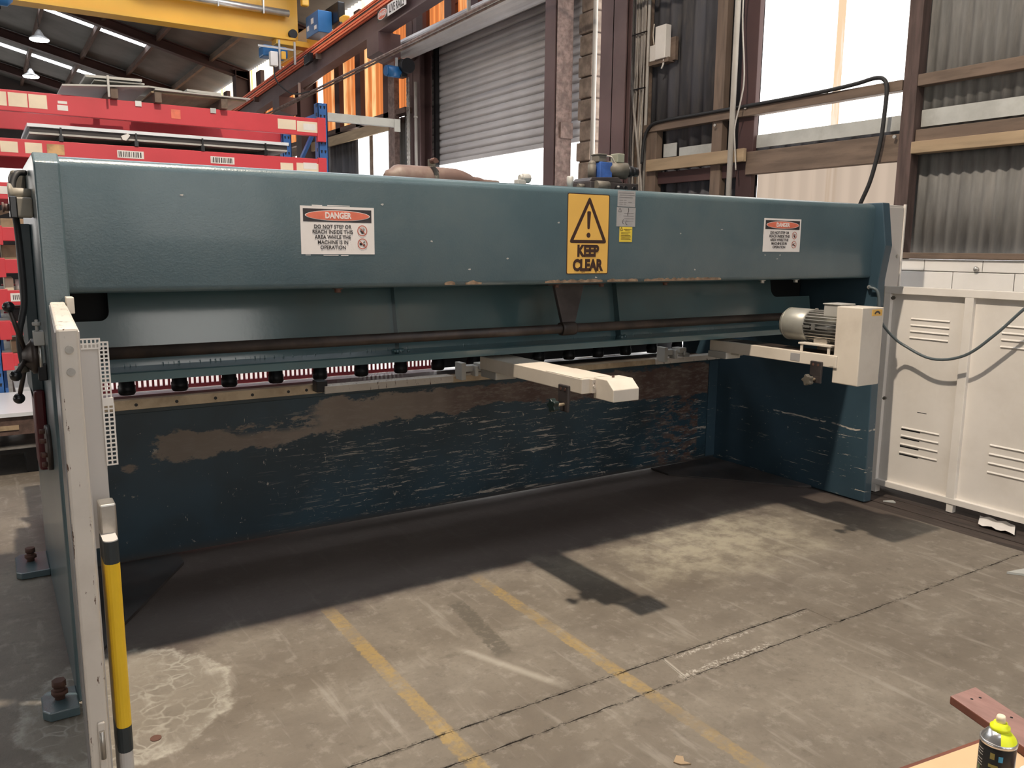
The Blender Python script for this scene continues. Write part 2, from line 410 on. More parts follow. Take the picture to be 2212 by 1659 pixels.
    # small pale specks and dark pits
    c=s.mix(s.rng(s.noise(70,None,3,.8),.74,.78),c,(.60,.57,.50))
    c=s.mix(s.rng(s.noise(38,s.map((1,1,1),(0,0,0),(5,3,0)),3,.8),.755,.79),c,(.05,.04,.035))
    r=s.rng(big,.2,.8,.55,.75)
    h=s.ma('ADD',s.ma('MULTIPLY',fine,.5),s.ma('ADD',s.ma('MULTIPLY',grain,.25),mid))
    return s.bsdf(c,r,0,h,.35,.006)
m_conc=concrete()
m_joint=M('joint_filler',(.10,.085,.07),.9,0,.4,30,.3,60,dirt=((.42,.39,.33),12,.8))
m_strip=M('concrete_repair_strip',(.245,.212,.178),.62,0,.22,5,.35,40,dirt=((.55,.52,.45),7,.55))

def bedpaint():
    s=NT('bed_worn_paint'); X,Y,Z=s.xyz()
    n1=s.noise(5.5,s.map((.8,1,1.6)),6,.68); n2=s.noise(16,s.map((.6,1,1.5)),5,.7); n3=s.noise(2.0,s.map((1,1,.3)),3)
    teal=s.mix(s.rng(s.noise(2.5,None,3),.3,.7),(.016,.033,.045),(.023,.054,.078))
    bare=s.mix(s.rng(s.ma('ADD',n3,s.rng(X,1.3,3.0,-.16,.18)),.28,.74),(.235,.190,.155),(.085,.048,.040))
    bare=s.mix(s.ma('MULTIPLY',s.rng(s.noise(30,s.map((.5,1,2)),4,.7),.45,.7),.5),bare,(.27,.235,.20))
    zlow=s.ma('MINIMUM',s.ma('ADD',.485,s.ma('MULTIPLY',s.ma('SUBTRACT',X,.65),.062)),s.rng(X,2.6,4.2,.605,.50))
    zhi=s.rng(X,1.30,1.55,.625,.722)
    zz=s.ma('ADD',Z,s.ma('ADD',s.ma('MULTIPLY',s.ma('SUBTRACT',n1,.5),.16),s.ma('MULTIPLY',s.ma('SUBTRACT',n2,.5),.05)))
    zone=s.ma('MULTIPLY',s.rng(s.ma('SUBTRACT',zz,zlow),-.006,.006),s.rng(s.ma('SUBTRACT',zz,zhi),.006,-.006))
    zone=s.ma('MULTIPLY',zone,s.rng(s.ma('ADD',X,s.ma('MULTIPLY',s.ma('SUBTRACT',n1,.5),.8)),.60,.66))
    hole=s.ma('MULTIPLY',s.ma('MULTIPLY',s.band(X,.98,1.46,.06),s.rng(n2,.44,.52)),s.rng(Z,.56,.60))
    zone=s.ma('MULTIPLY',zone,s.ma('SUBTRACT',1.0,hole))
    right=s.ma('MULTIPLY',s.rng(s.ma('ADD',X,s.ma('MULTIPLY',s.ma('SUBTRACT',n1,.5),1.2)),3.75,4.1),s.rng(n2,.46,.56))
    right=s.ma('MULTIPLY',right,s.rng(X,4.36,4.34))
    zone=s.ma('MAXIMUM',zone,right)
    # long shallow scratches and short ticks
    sc=s.ma('MULTIPLY',s.rng(s.noise(7,s.map((.5,1,7.0),(0,.17,0)),5,.78,.4),.600,.625),s.rng(X,1.0,2.0,.0,1.0))
    sc2=s.ma('MULTIPLY',s.rng(s.noise(9,s.map((.6,1,8.5),(0,.04,0),(3,0,7)),5,.78,.3),.615,.64),s.rng(X,1.0,1.9,.0,1.0))
    tick=s.rng(s.noise(22,s.map((3.0,1,.9),(0,0,0),(9,0,2)),4,.75),.675,.69)
    spot=s.rng(s.noise(13,s.map((1,1,1.3),(0,0,0),(2,0,5)),6,.75),.645,.66)
    low=s.rng(Z,.70,.66)
    mk=s.ma('MULTIPLY',s.ma('MAXIMUM',s.ma('MAXIMUM',sc,sc2),s.ma('MAXIMUM',tick,spot)),low)
    c=s.mix(mk,teal,(.40,.36,.31))
    c=s.mix(zone,c,bare)
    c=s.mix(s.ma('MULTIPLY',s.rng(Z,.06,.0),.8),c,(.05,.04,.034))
    r=s.mix(s.ma('MAXIMUM',zone,mk),(.42,)*3,(.7,)*3)
    return s.bsdf(c,r,0,n2,.15,.002)
m_bed=bedpaint()
def platepaint():
    s=NT('plate_scratched_paint'); X,Y,Z=s.xyz()
    teal=s.mix(s.rng(s.noise(2.5,None,3),.3,.7),(.030,.058,.080),(.040,.076,.104))
    sc=s.rng(s.noise(7,s.map((1,.5,8),(.16,0,0)),5,.78,.4),.635,.655)
    spot=s.rng(s.noise(15,s.map((1,1,1.2)),6,.76),.655,.67)
    mk=s.ma('MULTIPLY',s.ma('MAXIMUM',sc,spot),s.rng(Z,.62,.50))
    # one long gouge across the plate
    g=s.ma('ABSOLUTE',s.ma('ADD',s.ma('SUBTRACT',Z,s.ma('ADD',.47,s.ma('MULTIPLY',s.ma('SUBTRACT',3.9,Y),-.02))),s.ma('MULTIPLY',s.ma('SUBTRACT',s.noise(6,None,3),.5),.05)))
    mk=s.ma('MAXIMUM',mk,s.ma('MULTIPLY',s.rng(g,.006,.003),s.ma('MULTIPLY',s.rng(s.noise(12,None,3),.40,.5),s.rng(Y,3.85,3.7))))
    c=s.mix(mk,teal,(.50,.46,.40))
    return s.bsdf(c,.42,0,s.noise(90,None,3),.1,.002)
m_plate=platepaint()

# ------------------------------------------------------------------ floor
floor=struct('floor')
def jag(x0,x1,y,amp,n=None):
    n=n or int((x1-x0)/.03)
    return [(x0+(x1-x0)*i/n, y+random.uniform(-amp,amp)) for i in range(n+1)]
def slab(name,poly,m,z1=0.0,z0=-.06):
    return MB().prism(poly,'Z',z0,z1).build(name,m,floor)
YA,YB0,YB1,YC=2.1600,2.0045,2.1565,1.9995
XE_=2.93
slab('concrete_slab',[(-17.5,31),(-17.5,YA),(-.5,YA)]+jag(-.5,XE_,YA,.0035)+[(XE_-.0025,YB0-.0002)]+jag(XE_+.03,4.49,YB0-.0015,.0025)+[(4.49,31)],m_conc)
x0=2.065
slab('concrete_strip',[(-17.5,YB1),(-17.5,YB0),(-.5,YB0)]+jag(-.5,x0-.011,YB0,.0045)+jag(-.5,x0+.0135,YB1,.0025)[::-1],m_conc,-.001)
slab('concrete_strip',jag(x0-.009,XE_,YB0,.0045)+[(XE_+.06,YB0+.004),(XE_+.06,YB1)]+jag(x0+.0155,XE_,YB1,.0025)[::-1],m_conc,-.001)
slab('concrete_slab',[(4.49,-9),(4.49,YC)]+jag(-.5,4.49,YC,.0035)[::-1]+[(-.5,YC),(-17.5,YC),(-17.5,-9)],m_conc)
MB().box(-17.5,4.49,1.9,2.3,-.08,-.007).build('joint_filler',m_joint,floor)
yb=[4.495,4.63,4.77,4.905,5.04,5.18,5.31,5.45]
for i in range(7):
    MB().box(yb[i],yb[i+1]-.007,-9,31,-.06,-.004-random.random()*.004).build('floor_board',m_board,floor)
MB().box(4.49,6.2,-9,31,-.10,-.05).build('floor_base',m_dark,floor)

# ------------------------------------------------------------------ right wall (plane X = 5.5)
wr=struct('wall_right')
def sheet(y0,y1,z0,z1,m,x=5.5,pitch=.076,amp=.009,name='corrugated_sheet',parent=None,n=8):
    b=MB(); ys=[]; k=max(2,int((y1-y0)/pitch*n))
    for i in range(k+1): ys.append(y0+(y1-y0)*i/k)
    vs=[];fs=[]
    for y in ys:
        xx=x+amp*math.sin(2*pi*y/pitch)
        vs+= [(xx,y,z0),(xx,y,z1),(xx+.006,y,z0),(xx+.006,y,z1)]
    for i in range(k):
        a=4*i;c=4*i+4
        fs+=[(a,c,c+1,a+1),(a+2,a+3,c+3,c+2),(a,a+2,c+2,c),(a+1,c+1,c+3,a+3)]
    b.add(vs,fs,True)
    return b.build(name,m,parent or wr)
P2=.0762*2
def sheetrow(y0,y1,z0,z1,m,x=5.5,w=.99,**kw):
    y=y0
    while y<y1-.01:
        e=min(y+w,y1); sheet(y,e,z0,z1,m,x,**kw); y=e
# lower row, upper row lapped inside it
sheetrow(-9,3.45,1.50,2.34,m_corr,5.52)
sheetrow(-9,3.45,2.28,4.0,m_corr,5.49)
sheetrow(-9,3.45,3.95,5.8,m_corr,5.47)
sheetrow(3.45,3.53,1.5,5.8,m_corrd,5.52)
sheet(3.53,4.83,1.50,2.36,e_panel2,5.52,pitch=P2,amp=.01,name='translucent_and_fill')
sheet(3.53,4.07,2.41,4.2,e_panel,5.50,pitch=P2,amp=.01,name='translucent_and_fill')
sheet(4.07,4.15,2.41,4.2,e_strip,5.497,pitch=P2,amp=.01,name='translucent_lap')
sheet(3.53,4.83,2.30,2.42,m_corrd,5.50,pitch=P2,amp=.015)
sheet(4.15,4.83,2.41,4.2,e_panel,5.50,pitch=P2,amp=.01,name='translucent_and_fill')
sheetrow(3.53,4.83,4.15,5.8,m_corrd,5.48)
sheetrow(4.83,6.55,1.2,2.36,m_corrd,5.52,pitch=P2,amp=.018)
sheetrow(4.83,6.55,2.30,5.8,m_corrd,5.50,pitch=P2,amp=.018)
# timber framing
m_timber_v=M('old_timber_upright',(.165,.118,.088),.75,0,.3,6,.3,50,stretch=(4,4,.5),dirt=((.09,.06,.045),3,.65))
m_timberdk_v=M('dark_timber_upright',(.085,.056,.050),.8,0,.3,6,.3,50,stretch=(4,4,.5))
def beamy(name,y0,y1,z0,z1,x0,x1,m,bev=.004):
    if name=='post': m={m_timber:m_timber_v,m_timberdk:m_timberdk_v}.get(m,m)
    return MB().box(x0,x1,y0,y1,z0,z1).build(name,m,wr,bev)
beamy('post',3.395,3.495,1.50,5.8,5.38,5.47,m_timberdk)
beamy('post',5.15,5.265,1.2,5.8,5.40,5.47,m_timber)
beamy('post',5.955,6.095,1.2,2.66,5.39,5.47,m_timber)
beamy('post',4.82,4.985,1.2,5.8,5.42,5.47,m_browndk)
beamy('girt',3.50,6.13,2.635,2.705,5.375,5.455,m_timber)
beamy('girt',-9,3.39,2.645,2.72,5.375,5.455,m_timber)
beamy('girt',3.50,4.87,2.168,2.352,5.40,5.47,m_timber)
beamy('girt',-9,3.39,2.285,2.365,5.40,5.47,m_timber)
beamy('girt',-9,3.39,2.205,2.283,5.36,5.46,m_timberl)
beamy('girt',5.268,5.95,2.155,2.262,5.42,5.46,m_browndk)
beamy('girt',4.99,5.147,2.155,2.262,5.42,5.46,m_browndk)
beamy('board',4.85,6.04,2.272,2.378,5.345,5.385,m_timberl)
beamy('flashing_strip',3.50,4.93,2.383,2.484,5.462,5.474,m_flash,0)
beamy('flashing_strip',-9,3.39,2.387,2.498,5.455,5.467,m_flash,0)
beamy('flashing_strip',5.30,5.72,2.372,2.47,5.462,5.472,m_flash,0)
beamy('flashing_strip',5.76,5.93,2.40,2.52,5.462,5.472,m_flash,0)
beamy('sill_board',-9,3.385,1.505,1.545,5.33,5.47,m_timber)
# cup hooks and clips on the girts
for y,z in ((4.87,2.70),(5.2,2.60),(3.52,2.33),(4.1,2.71),(5.93,2.71)):
    MB().cyl((5.36,y,z),(5.376,y,z),.012,8).build('clip',m_zinc,wr)
# white painted block nib at the foot of the wall
MB().box(5.37,5.46,-9,3.6,0,1.500).build('block_core',m_mortar,wr)
for r,(z0,z1) in enumerate(((1.425,1.500),(1.218,1.420),(1.012,1.213))):
    y=3.60-(.20 if r%2 else .0)
    while y>.4:
        MB().box(5.35,5.40,y-.385,y-.002,z0,z1).build('block',m_blockw,wr,.003); y-=.387
MB().sph((5.34,2.86,1.445),.017,10).cyl((5.33,2.86,1.445),(5.36,2.86,1.445),.008,8).build('wall_bolt',m_zinc,wr)

# ------------------------------------------------------------------ steel frames, right wall beyond the roller door
def hcol(name,y,x0,x1,z1,m,d=.19,parent=None):
    b=MB(); t=.014
    b.box(x0,x0+t,y-d/2,y+d/2,0,z1).box(x1-t,x1,y-d/2,y+d/2,0,z1).box(x0,x1,y-.006,y+.006,0,z1)
    return b.build(name,m,parent or wr)
RZ=lambda x: 5.55+.253*(5.5-x)
hcol('steel_column',6.32,5.14,5.21,5.5,m_browncol,.37)
hcol('steel_column',11.37,5.52,5.72,5.5,m_browncol,.43)
MB().box(5.0,5.53,11.28,11.42,4.22,4.45).build('corbel_stub',m_browncol,wr)
for y in (15.6,20.0,24.4,28.8): hcol('steel_column',y,5.2,5.52,5.5,m_browndk,.30)
# tall wall sheets past the door: orange translucent above a pale fascia, grey and white below
yy=11.5
while yy<30.5:
    e=min(yy+.92,30.8)
    sheet(yy,e,3.55,4.86,e_orange,5.56,pitch=P2,amp=.015,name='orange_sheet',n=6)
    sheet(yy,e,4.84,5.50,e_hot,5.54,pitch=P2,amp=.02,name='eaves_sheet',n=6)
    yy=e
for y in (11.95,13.06,14.0,17.3,18.6,21.5,23):
    beamy('steel_mullion',y,y+(.22 if y<15 else .35),3.5,5.3,5.40,5.48,m_browndk,0)
beamy('steel_girt',11.4,30,3.50,3.58,5.40,5.55,m_timberdk)
beamy('fascia_board',11.9,15.4,3.30,3.46,5.36,5.40,m_timberl)
beamy('fascia_board',16,30,3.30,3.46,5.36,5.40,m_timber)
y=11.5
for (a,b_,m_,nm) in ((11.45,12.35,m_corr,'corrugated_sheet'),(12.35,12.98,e_panel,'translucent_and_fill'),(12.98,13.12,m_timber,'wall_post'),(13.12,13.62,e_panel,'translucent_and_fill'),(13.62,15.5,m_corrd,'corrugated_sheet'),(15.7,16.2,m_corrd,'corrugated_sheet'),(16.2,16.9,e_panel,'translucent_and_fill'),(16.9,19,m_corrd,'corrugated_sheet'),(19,20,e_panel,'translucent_and_fill'),(20,31,m_corrd,'corrugated_sheet')):
    sheet(a,b_,0,3.5,m_,5.56,pitch=P2,amp=.015,name=nm,n=6)
sheet(15.05,15.32,3.0,5.0,e_panel,5.50,pitch=P2,amp=.01,name='translucent_and_fill')
beamy('steel_post',11.72,11.94,0,4.3,5.38,5.46,m_rustcol,0)
# brown block pier beside the door
pier=struct('trim_1')
MB().box(5.46,5.78,7.03,7.225,0,5.4).build('mortar_core',m_mortard,pier)
z=0.0
while z<5.3:
    h=.205 if z<2.6 else .215
    dx=random.uniform(-.012,.012)
    MB().box(5.44+dx,5.78,7.015+random.uniform(-.008,.008),7.235+random.uniform(-.012,.025),z+.006,z+h-.008).build('block',m_blockg,pier,.012); z+=h

# ------------------------------------------------------------------ roller door
door=struct('door_1')
prof=[(.014,0),(-.010,.007),(-.018,.028),(-.017,.052),(-.006,.078),(.004,.092),(.014,.097),(.014,.104)]
def slatmesh():
    b=MB(); vs=[];n=len(prof)
    for y in (7.20,11.61):
        for dx,dz in prof: vs.append((5.82+dx,y,dz))
        for dx,dz in prof: vs.append((5.824+dx,y,dz))
    fs=[]
    for i in range(n-1):
        fs.append((i,i+1,2*n+i+1,2*n+i)); fs.append((n+i,3*n+i,3*n+i+1,n+i+1))
    b.add(vs,fs,True); return b
s0=slatmesh().build('slat',m_slat,door)
s0.location=(0,0,2.80)
for i in range(1,18): cp(s0,(0,0,.10*i))
MB().box(5.78,5.86,11.60,11.75,0,4.8).box(5.56,5.86,11.66,11.75,0,4.8).build('door_jamb',m_black,door)
MB().box(5.80,5.83,7.20,11.60,2.745,2.80).build('bottom_bar',m_slat,door,.004)
d=MB()
N=28
ring=[]
for i in range(N):
    a=2*pi*i/N; r=.138+.007*math.cos(9*a)
    ring.append((5.35+r*math.cos(a),4.335+r*math.sin(a)))
d.prism(ring,'Y',7.40,11.25); d.build('drum',m_slat,door)
MB().box(5.36,5.80,7.4,11.2,4.463,4.50).build('drum_shelf',m_slat,door)
MB().box(5.74,5.80,11.08,11.14,2.0,4.46).build('guide',m_black,door)
MB().box(5.84,5.90,6.9,11.9,4.9,5.6).build('header',m_browndk,door)
sheet(9.0,11.5,4.86,5.5,e_hot,5.93,pitch=P2,amp=.02,name='orange_sheet',parent=door,n=6)
sheet(7.0,9.0,4.86,5.5,e_hot,5.93,pitch=P2,amp=.02,name='orange_sheet',parent=door,n=6)
for y in (9.45,10.15,11.0): MB().box(5.5,5.56,y,y+.2,4.55,5.5).build('header_post',m_browndk,door)
for y0,y1 in ((8.2,9.44),(9.66,10.14),(10.36,10.98),(11.21,11.45)):
    sheet(y0,y1,4.60,5.4,e_orange,5.60,pitch=P2,amp=.012,name='orange_sheet',parent=door,n=6)
MB().box(5.86,5.9,7.2,11.7,4.5,5.6).build('lintel',m_browndk,door)
# steel post standing in front of the door
fp=struct('trim_2')
b=MB().box(5.10,5.115,7.17,7.36,0,5.6).box(5.10,5.30,7.165,7.18,0,5.6); b.build('angle_post',m_rustcol,fp)
MB().box(5.085,5.10,7.18,7.36,0,5.6).build('web_face',m_browncol,fp)
MB().box(5.15,5.305,7.145,7.165,2.68,2.84).build('splice_plate',m_rustcol,fp,.003)

# ------------------------------------------------------------------ roof
ceil=struct('ceiling')
XR,XE=-6.0,5.7
for y0 in [-9,-6.4,-2,2.4,6.8,11.2,15.6,20,24.4,28.8]:
    y1=y0+(2.6 if y0==-9 else 4.4 if y0<28 else 2.4)
    for xa,xb in ((XE,3.6),(3.6,1.5),(1.5,-.6),(-.6,-2.8),(-2.8,XR)):
        MB().prism([(xa,RZ(xa)),(xb,RZ(xb)),(xb,RZ(xb)+.03),(xa,RZ(xa)+.03)],'Y',y0,y1).build('roof_sheet',m_roof,ceil)
    MB().prism([(XR,RZ(XR)),(-17.6,RZ(XR)-.253*11.6),(-17.6,RZ(XR)-.253*11.6+.03),(XR,RZ(XR)+.03)],'Y',y0,y1).build('roof_sheet',m_roof,ceil)
def rafter(y):
    b=MB()
    def seg(x,z0,z1,w):
        b.prism([(5.5,RZ(5.5)-.1+z0),(XR,RZ(XR)-.1+z0),(XR,RZ(XR)-.1+z1),(5.5,RZ(5.5)-.1+z1)],'Y',y-w,y+w)
    seg(0,-.155,-.135,.10); seg(0,-.155,.06,.006); seg(0,.04,.06,.10)
    b.prism([(XR,RZ(XR)-.4),(-17.5,RZ(XR)-.253*11.5-.4),(-17.5,RZ(XR)-.253*11.5-.1),(XR,RZ(XR)-.1)],'Y',y-.05,y+.05)
    b.build('rafter',m_browndk,ceil)
for y in (-6.4,-2,2.4,6.8,11.2,15.6,20,24.4,28.8): rafter(y)
for x in (4.7,3.6,2.55,1.5,.45,-.6,-1.65,-2.7,-3.75,-4.8):
    MB().box(x-.035,x+.035,-9,31,RZ(x)-.13,RZ(x)-.005).build('purlin',m_timberdk if x<4 else m_timber,ceil)
def skylight_and_fill(y,xa,xb,w=.34,m=e_sky,name='skylight_and_fill'):
    MB().prism([(xa,RZ(xa)-.012),(xb,RZ(xb)-.012),(xb,RZ(xb)-.002),(xa,RZ(xa)-.002)],'Y',y-w/2,y+w/2).build(name,m,ceil)
for y in (21.15,26.4):
    for xa,xb in ((3.55,2.6),(2.5,1.55),(1.45,.5)): skylight_and_fill(y,xa,xb)
for y in (12.8,10.0,8.2):  # added out-of-view strips that brighten the roller door and rack
    for xa,xb in ((5.3,4.75),(4.65,3.65),(3.55,2.6),(2.5,1.55),(1.45,.5),(.4,-.55),(-.65,-1.6),(-1.7,-2.65),(-2.75,-3.7),(-3.8,-4.75)): skylight_and_fill(y,xa,xb,.9)
for y in (17.0,4.2,-.8,-3.6,-5.0,-7.4):  # unseen strips added as ambient fill, mainly for the beam face
    for xa,xb in ((5.3,4.75),(4.65,3.65),(3.55,2.6),(2.5,1.55),(1.45,.5),(.4,-.55),(-.65,-1.6),(-1.7,-2.65)): skylight_and_fill(y,xa,xb,.5)

# ------------------------------------------------------------------ far, left and back walls
wf=struct('wall_far')
MB().box(-17.5,5.6,31,31.1,0,9).build('wall_sheet',m_wallfar,wf)
for i in range(6):
    MB().box(-3.6+i*1.35,-2.3+i*1.35,30.93,30.98,3.0,4.30).build('translucent_and_fill',e_panel,wf)
wl=struct('wall_left'); MB().box(-17.6,-17.5,-9,31,0,6).build('wall_sheet',m_wallfar,wl)
for i in range(12): MB().box(-17.48,-17.44,1.0+i*2.3,2.9+i*2.3,1.6,5.2).build('translucent_and_fill',e_panel,wl)  # invented glowing panels on the unseen wall, fill for the roller door
for i in range(5): MB().box(-11.2+i*1.5,-9.8+i*1.5,30.93,30.98,1.6,4.30).build('translucent_and_fill',e_panel,wf)  # unseen glowing panels, added for the sheen on the left plate
wb_=struct('wall_back')
MB().box(-17.5,5.6,-9.1,-9,0,9).build('wall_sheet',m_wallfar,wb_)
sheet(-6.6,-3.4,.9,3.9,e_panel2,5.40,pitch=P2,amp=.01,name='translucent_and_fill')  # glowing sheet added out of view for grey sheen on the beam
for x in (-5.5,-1.2,2.2): MB().box(x,x+2.2,-8.98,-8.95,1.2,5.6).build('translucent_and_fill',e_panel,wb_)  # made-up bright panels behind the camera, to light the beam and reflect in it

# ------------------------------------------------------------------ guillotine shear
XL0,XL1,XR0,XR1=.157,.230,4.530,4.600
YF=3.056
mac=thing('guillotine_shear','long teal hydraulic guillotine shear seen from behind, standing on the concrete floor','machine',(2.38,3.8,0))
prof_l=[(2.985,0),(2.985,1.38),(2.99,1.80),(3.03,1.832),(3.70,1.832),(3.95,1.66),(4.02,1.40),(4.02,.95),(4.20,.80),(4.62,.78),(4.62,0)]
MB().prism(prof_l,'X',XL0,XL1).build('left_side_plate',m_teal,mac,.006)
prof_r=[(2.975,.0),(3.000,1.38),(2.972,1.585),(3.012,1.836),(3.80,1.836),(4.62,1.55),(4.62,0)]
MB().prism(prof_r,'X',XR0,XR1).build('right_side_plate',m_plate,mac,.005)
# rear beam: a folded C section
def arc(cy,cz,r,a0,a1,n=6): return [(cy+r*math.cos(a0+(a1-a0)*i/n),cz+r*math.sin(a0+(a1-a0)*i/n)) for i in range(n+1)]
zb,zt,R,t=1.389,1.829,.035,.016
outer=[(3.34,zb)]+arc(YF+.022,zb+.022,.022,-pi/2,-pi,5)+arc(YF+R,zt-R,R,pi,pi/2)+[(3.62,zt)]
inner=[(3.62,zt-t)]+arc(YF+R,zt-R,R-t,pi/2,pi)+arc(YF+.022,zb+.022,.006,-pi,-pi/2,5)[0:]+[(3.34,zb+t)]
bb=MB().prism(outer+inner,'X',XL1-.002,XR0+.002)
beam=bb.build('rear_beam',m_teal,mac)
for i,p in enumerate(beam.data.polygons): p.use_smooth=(len(p.vertices)==4)
bpy.context.view_layer.objects.active=beam
md=beam.modifiers.new('split','EDGE_SPLIT'); md.split_angle=.6
# rust rubbed along the lower edge of the beam
rustb=M('beam_edge_rust',(.20,.13,.085),.8,0,.4,20,.2,80,dirt=((.42,.33,.22),25,.6))
for x0_,x1_ in ((2.13,2.46),(2.49,2.68),(2.72,3.25),(1.62,1.67),(1.72,1.80)):
    pts=[]
    n=int((x1_-x0_)/.012)
    top=[(x0_+(x1_-x0_)*i/n, 1.404+random.uniform(0,.010)*math.sin(pi*i/n)**.3) for i in range(n+1)]
    MB().prism([(x0_,1.396),(x1_,1.396)]+top[::-1],'Y',3.0552,3.0562).build('rust_patch',rustb,mac)
# bolts under the beam
for x in (1.17,2.225,2.49,2.90,3.62,3.90):
    MB().cyl((x,3.10,1.372),(x,3.10,1.389),.013,6).cyl((x,3.10,1.385),(x,3.10,1.3895),.02,12).build('bolt',m_bolt if x<3.5 else m_zinc,mac)
# ram, leaning back, with rounded cut-outs at both ends
def ramY(z): return 3.445+(z-1.085)*.16
notchL=[(.245,1.262),(.36,1.262)]+[(.36+.035*math.sin(a),1.297-.035*math.cos(a)) for a in (0.3,.6,.9,1.2,1.57)]+[(.395,1.55)]
ram=[(.245,1.075),(4.515,1.075),(4.515,1.262)]
ram+=[(4.20,1.262)]+[(4.20-.05*math.sin(a),1.312-.05*math.cos(a)) for a in (.3,.6,.9,1.2,1.57)]+[(4.15,1.55)]
ram+=[(.395,1.55)]+notchL[::-1][1:]
b=MB().prism(ram,'Y',0,.035)
b.v=[(x,ramY(z)+y,z) for x,y,z in b.v]
rm=b.build('ram_plate',m_teal_gloss,mac)
MB().box(.25,4.5,3.98,4.0,1.0,1.80).build('front_shade_cover',m_teal_dark,mac)  # unseen front, extended to keep light out of the machine
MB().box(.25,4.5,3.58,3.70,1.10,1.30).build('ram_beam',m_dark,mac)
MB().box(.235,.45,3.555,3.575,1.05,1.55).build('notch_shade_plate',m_dark,mac)  # black sheet stands in for deep shade in the ram cut-outs
MB().box(4.10,4.52,3.555,3.575,1.05,1.55).build('notch_shade_plate',m_dark,mac)
MB().box(XL1,XR0,3.6,4.02,1.80,1.828).build('top_shade_plate',m_teal_dark,mac)  # unseen lid, added to stop light leaking in from above
# ram foot (ledge) with weld bead and ribs
ledge=MB().prism([(3.30,1.048),(3.30,1.078),(3.306,1.083),(3.47,1.086),(3.47,1.048)],'X',.262,4.44).build('ram_ledge',m_teal_gloss,mac)
for x in (1.577,2.883):
    MB().prism([(3.40,1.084),(3.47,1.084),(ramY(1.5),1.5),(ramY(1.5)-.03,1.5)],'X',x-.007,x+.007).build('rib',m_teal_gloss,mac)
    w=MB()
    for k in range(7): w.sph((x+random.uniform(-.035,.035),3.41+random.uniform(-.03,.03),1.084),.008+random.random()*.006,8)
    w.build('weld',m_teal_gloss,mac)
b=MB(); x=.27
while x<4.43:
    b.sph((x,3.455,1.088),.009+random.random()*.003,6); x+=.02
b.build('weld_bead',m_teal_gloss,mac,kind='stuff')
# shaft hung under the beam
MB().cyl((.235,3.20,1.168),(4.525,3.20,1.168),.0225,24).build('torsion_pipe',m_pipe,mac)
MB().prism([(2.278,1.388),(2.455,1.388),(2.449,1.355),(2.408,1.20),(2.330,1.20),(2.286,1.355)],'Y',3.19,3.212).build('pipe_bracket',m_darkcast,mac,.002)
MB().box(2.20,2.515,3.13,3.27,1.380,1.389).build('bracket_flange',m_pipe,mac)
MB().lathe([(0,.031),(.01,.033),(.075,.033),(.085,.031)],(2.325,3.2,1.168),(1,0,0),20).build('pipe_collar',m_pipe,mac)
# bed
MB().box(XL1,XR0,4.25,4.29,.012,.772).build('bed_panel',m_bed,mac)
MB().box(XL1,XR0,4.235,4.25,.748,.772).build('bed_lip',m_teal_dark,mac,.003)
MB().box(4.44,XR0,4.243,4.25,.03,.76).build('corner_strip',m_plate,mac)
MB().box(XL1,XR0,4.29,4.62,.74,.772).build('bed_top',m_pipe,mac)
b=MB().prism([(.262,.773),(1.50,.773),(1.475,.822),(.262,.822)],'Y',4.205,4.25)
bl=b.build('lower_blade',m_blade,mac,.002)
for i in range(7):
    x=.566+i*.1855
    if i==5: x=1.302+.0
    if i==6: x=1.399
    elif i<4: x=.566+i*.183
    else: x=1.302
    if i==4: x=1.302
    if i==5: continue
    MB().cyl((x,4.2035,.796),(x,4.207,.796),.008,12).build('bolt_hole',m_black,bl)
b=MB().box(1.47,2.24,4.12,4.20,.782,.822); b.build('support_bar',m_cream_edge,mac,.003)
b=MB().box(2.24,3.80,4.13,4.20,.778,.815); b.build('support_bar',m_blade,mac,.003)
MB().box(3.80,4.42,4.12,4.20,.778,.815).build('support_bar',m_cream_edge,mac,.003)
MB().box(1.43,1.49,4.13,4.20,.79,.85).build('bar_clamp',m_black,mac,.004)
# hold-down beam with its round presses
MB().box(XL1,XR0,4.42,4.60,.915,1.15).build('hold_down_beam',m_teal_dark,mac)
press=None
for i in range(16):
    x=.568+i*.2525
    if press is None:
        press=MB().lathe([(0,.034),(.012,.042),(.045,.042),(.05,.038),(.12,.038)],(0,4.5,.80),(0,0,1),18).build('hold_down_press',m_black,mac); press.location=(x,0,0)
        p0x=x
    else: cp(press,(x-p0x,0,0))
MB().box(XL1,XR0,4.62,5.55,.735,.765).build('front_table',m_whitesheet,mac)
# slotted red finger guard on the front
b=MB(); b.box(.24,2.46,4.78,4.784,.745,.786).box(.24,2.46,4.78,4.784,.832,1.10)
x=.24
while x<2.45:
    b.box(x,x+.0125,4.78,4.784,.786,.832); x+=.0272
MB().box(2.46,4.52,4.70,4.75,.777,1.10).build('front_shade_cover',m_black,mac)  # black block stands in for the unlit right run of the guard
b.build('finger_guard',m_darkred,mac,label='dark red slotted finger guard')
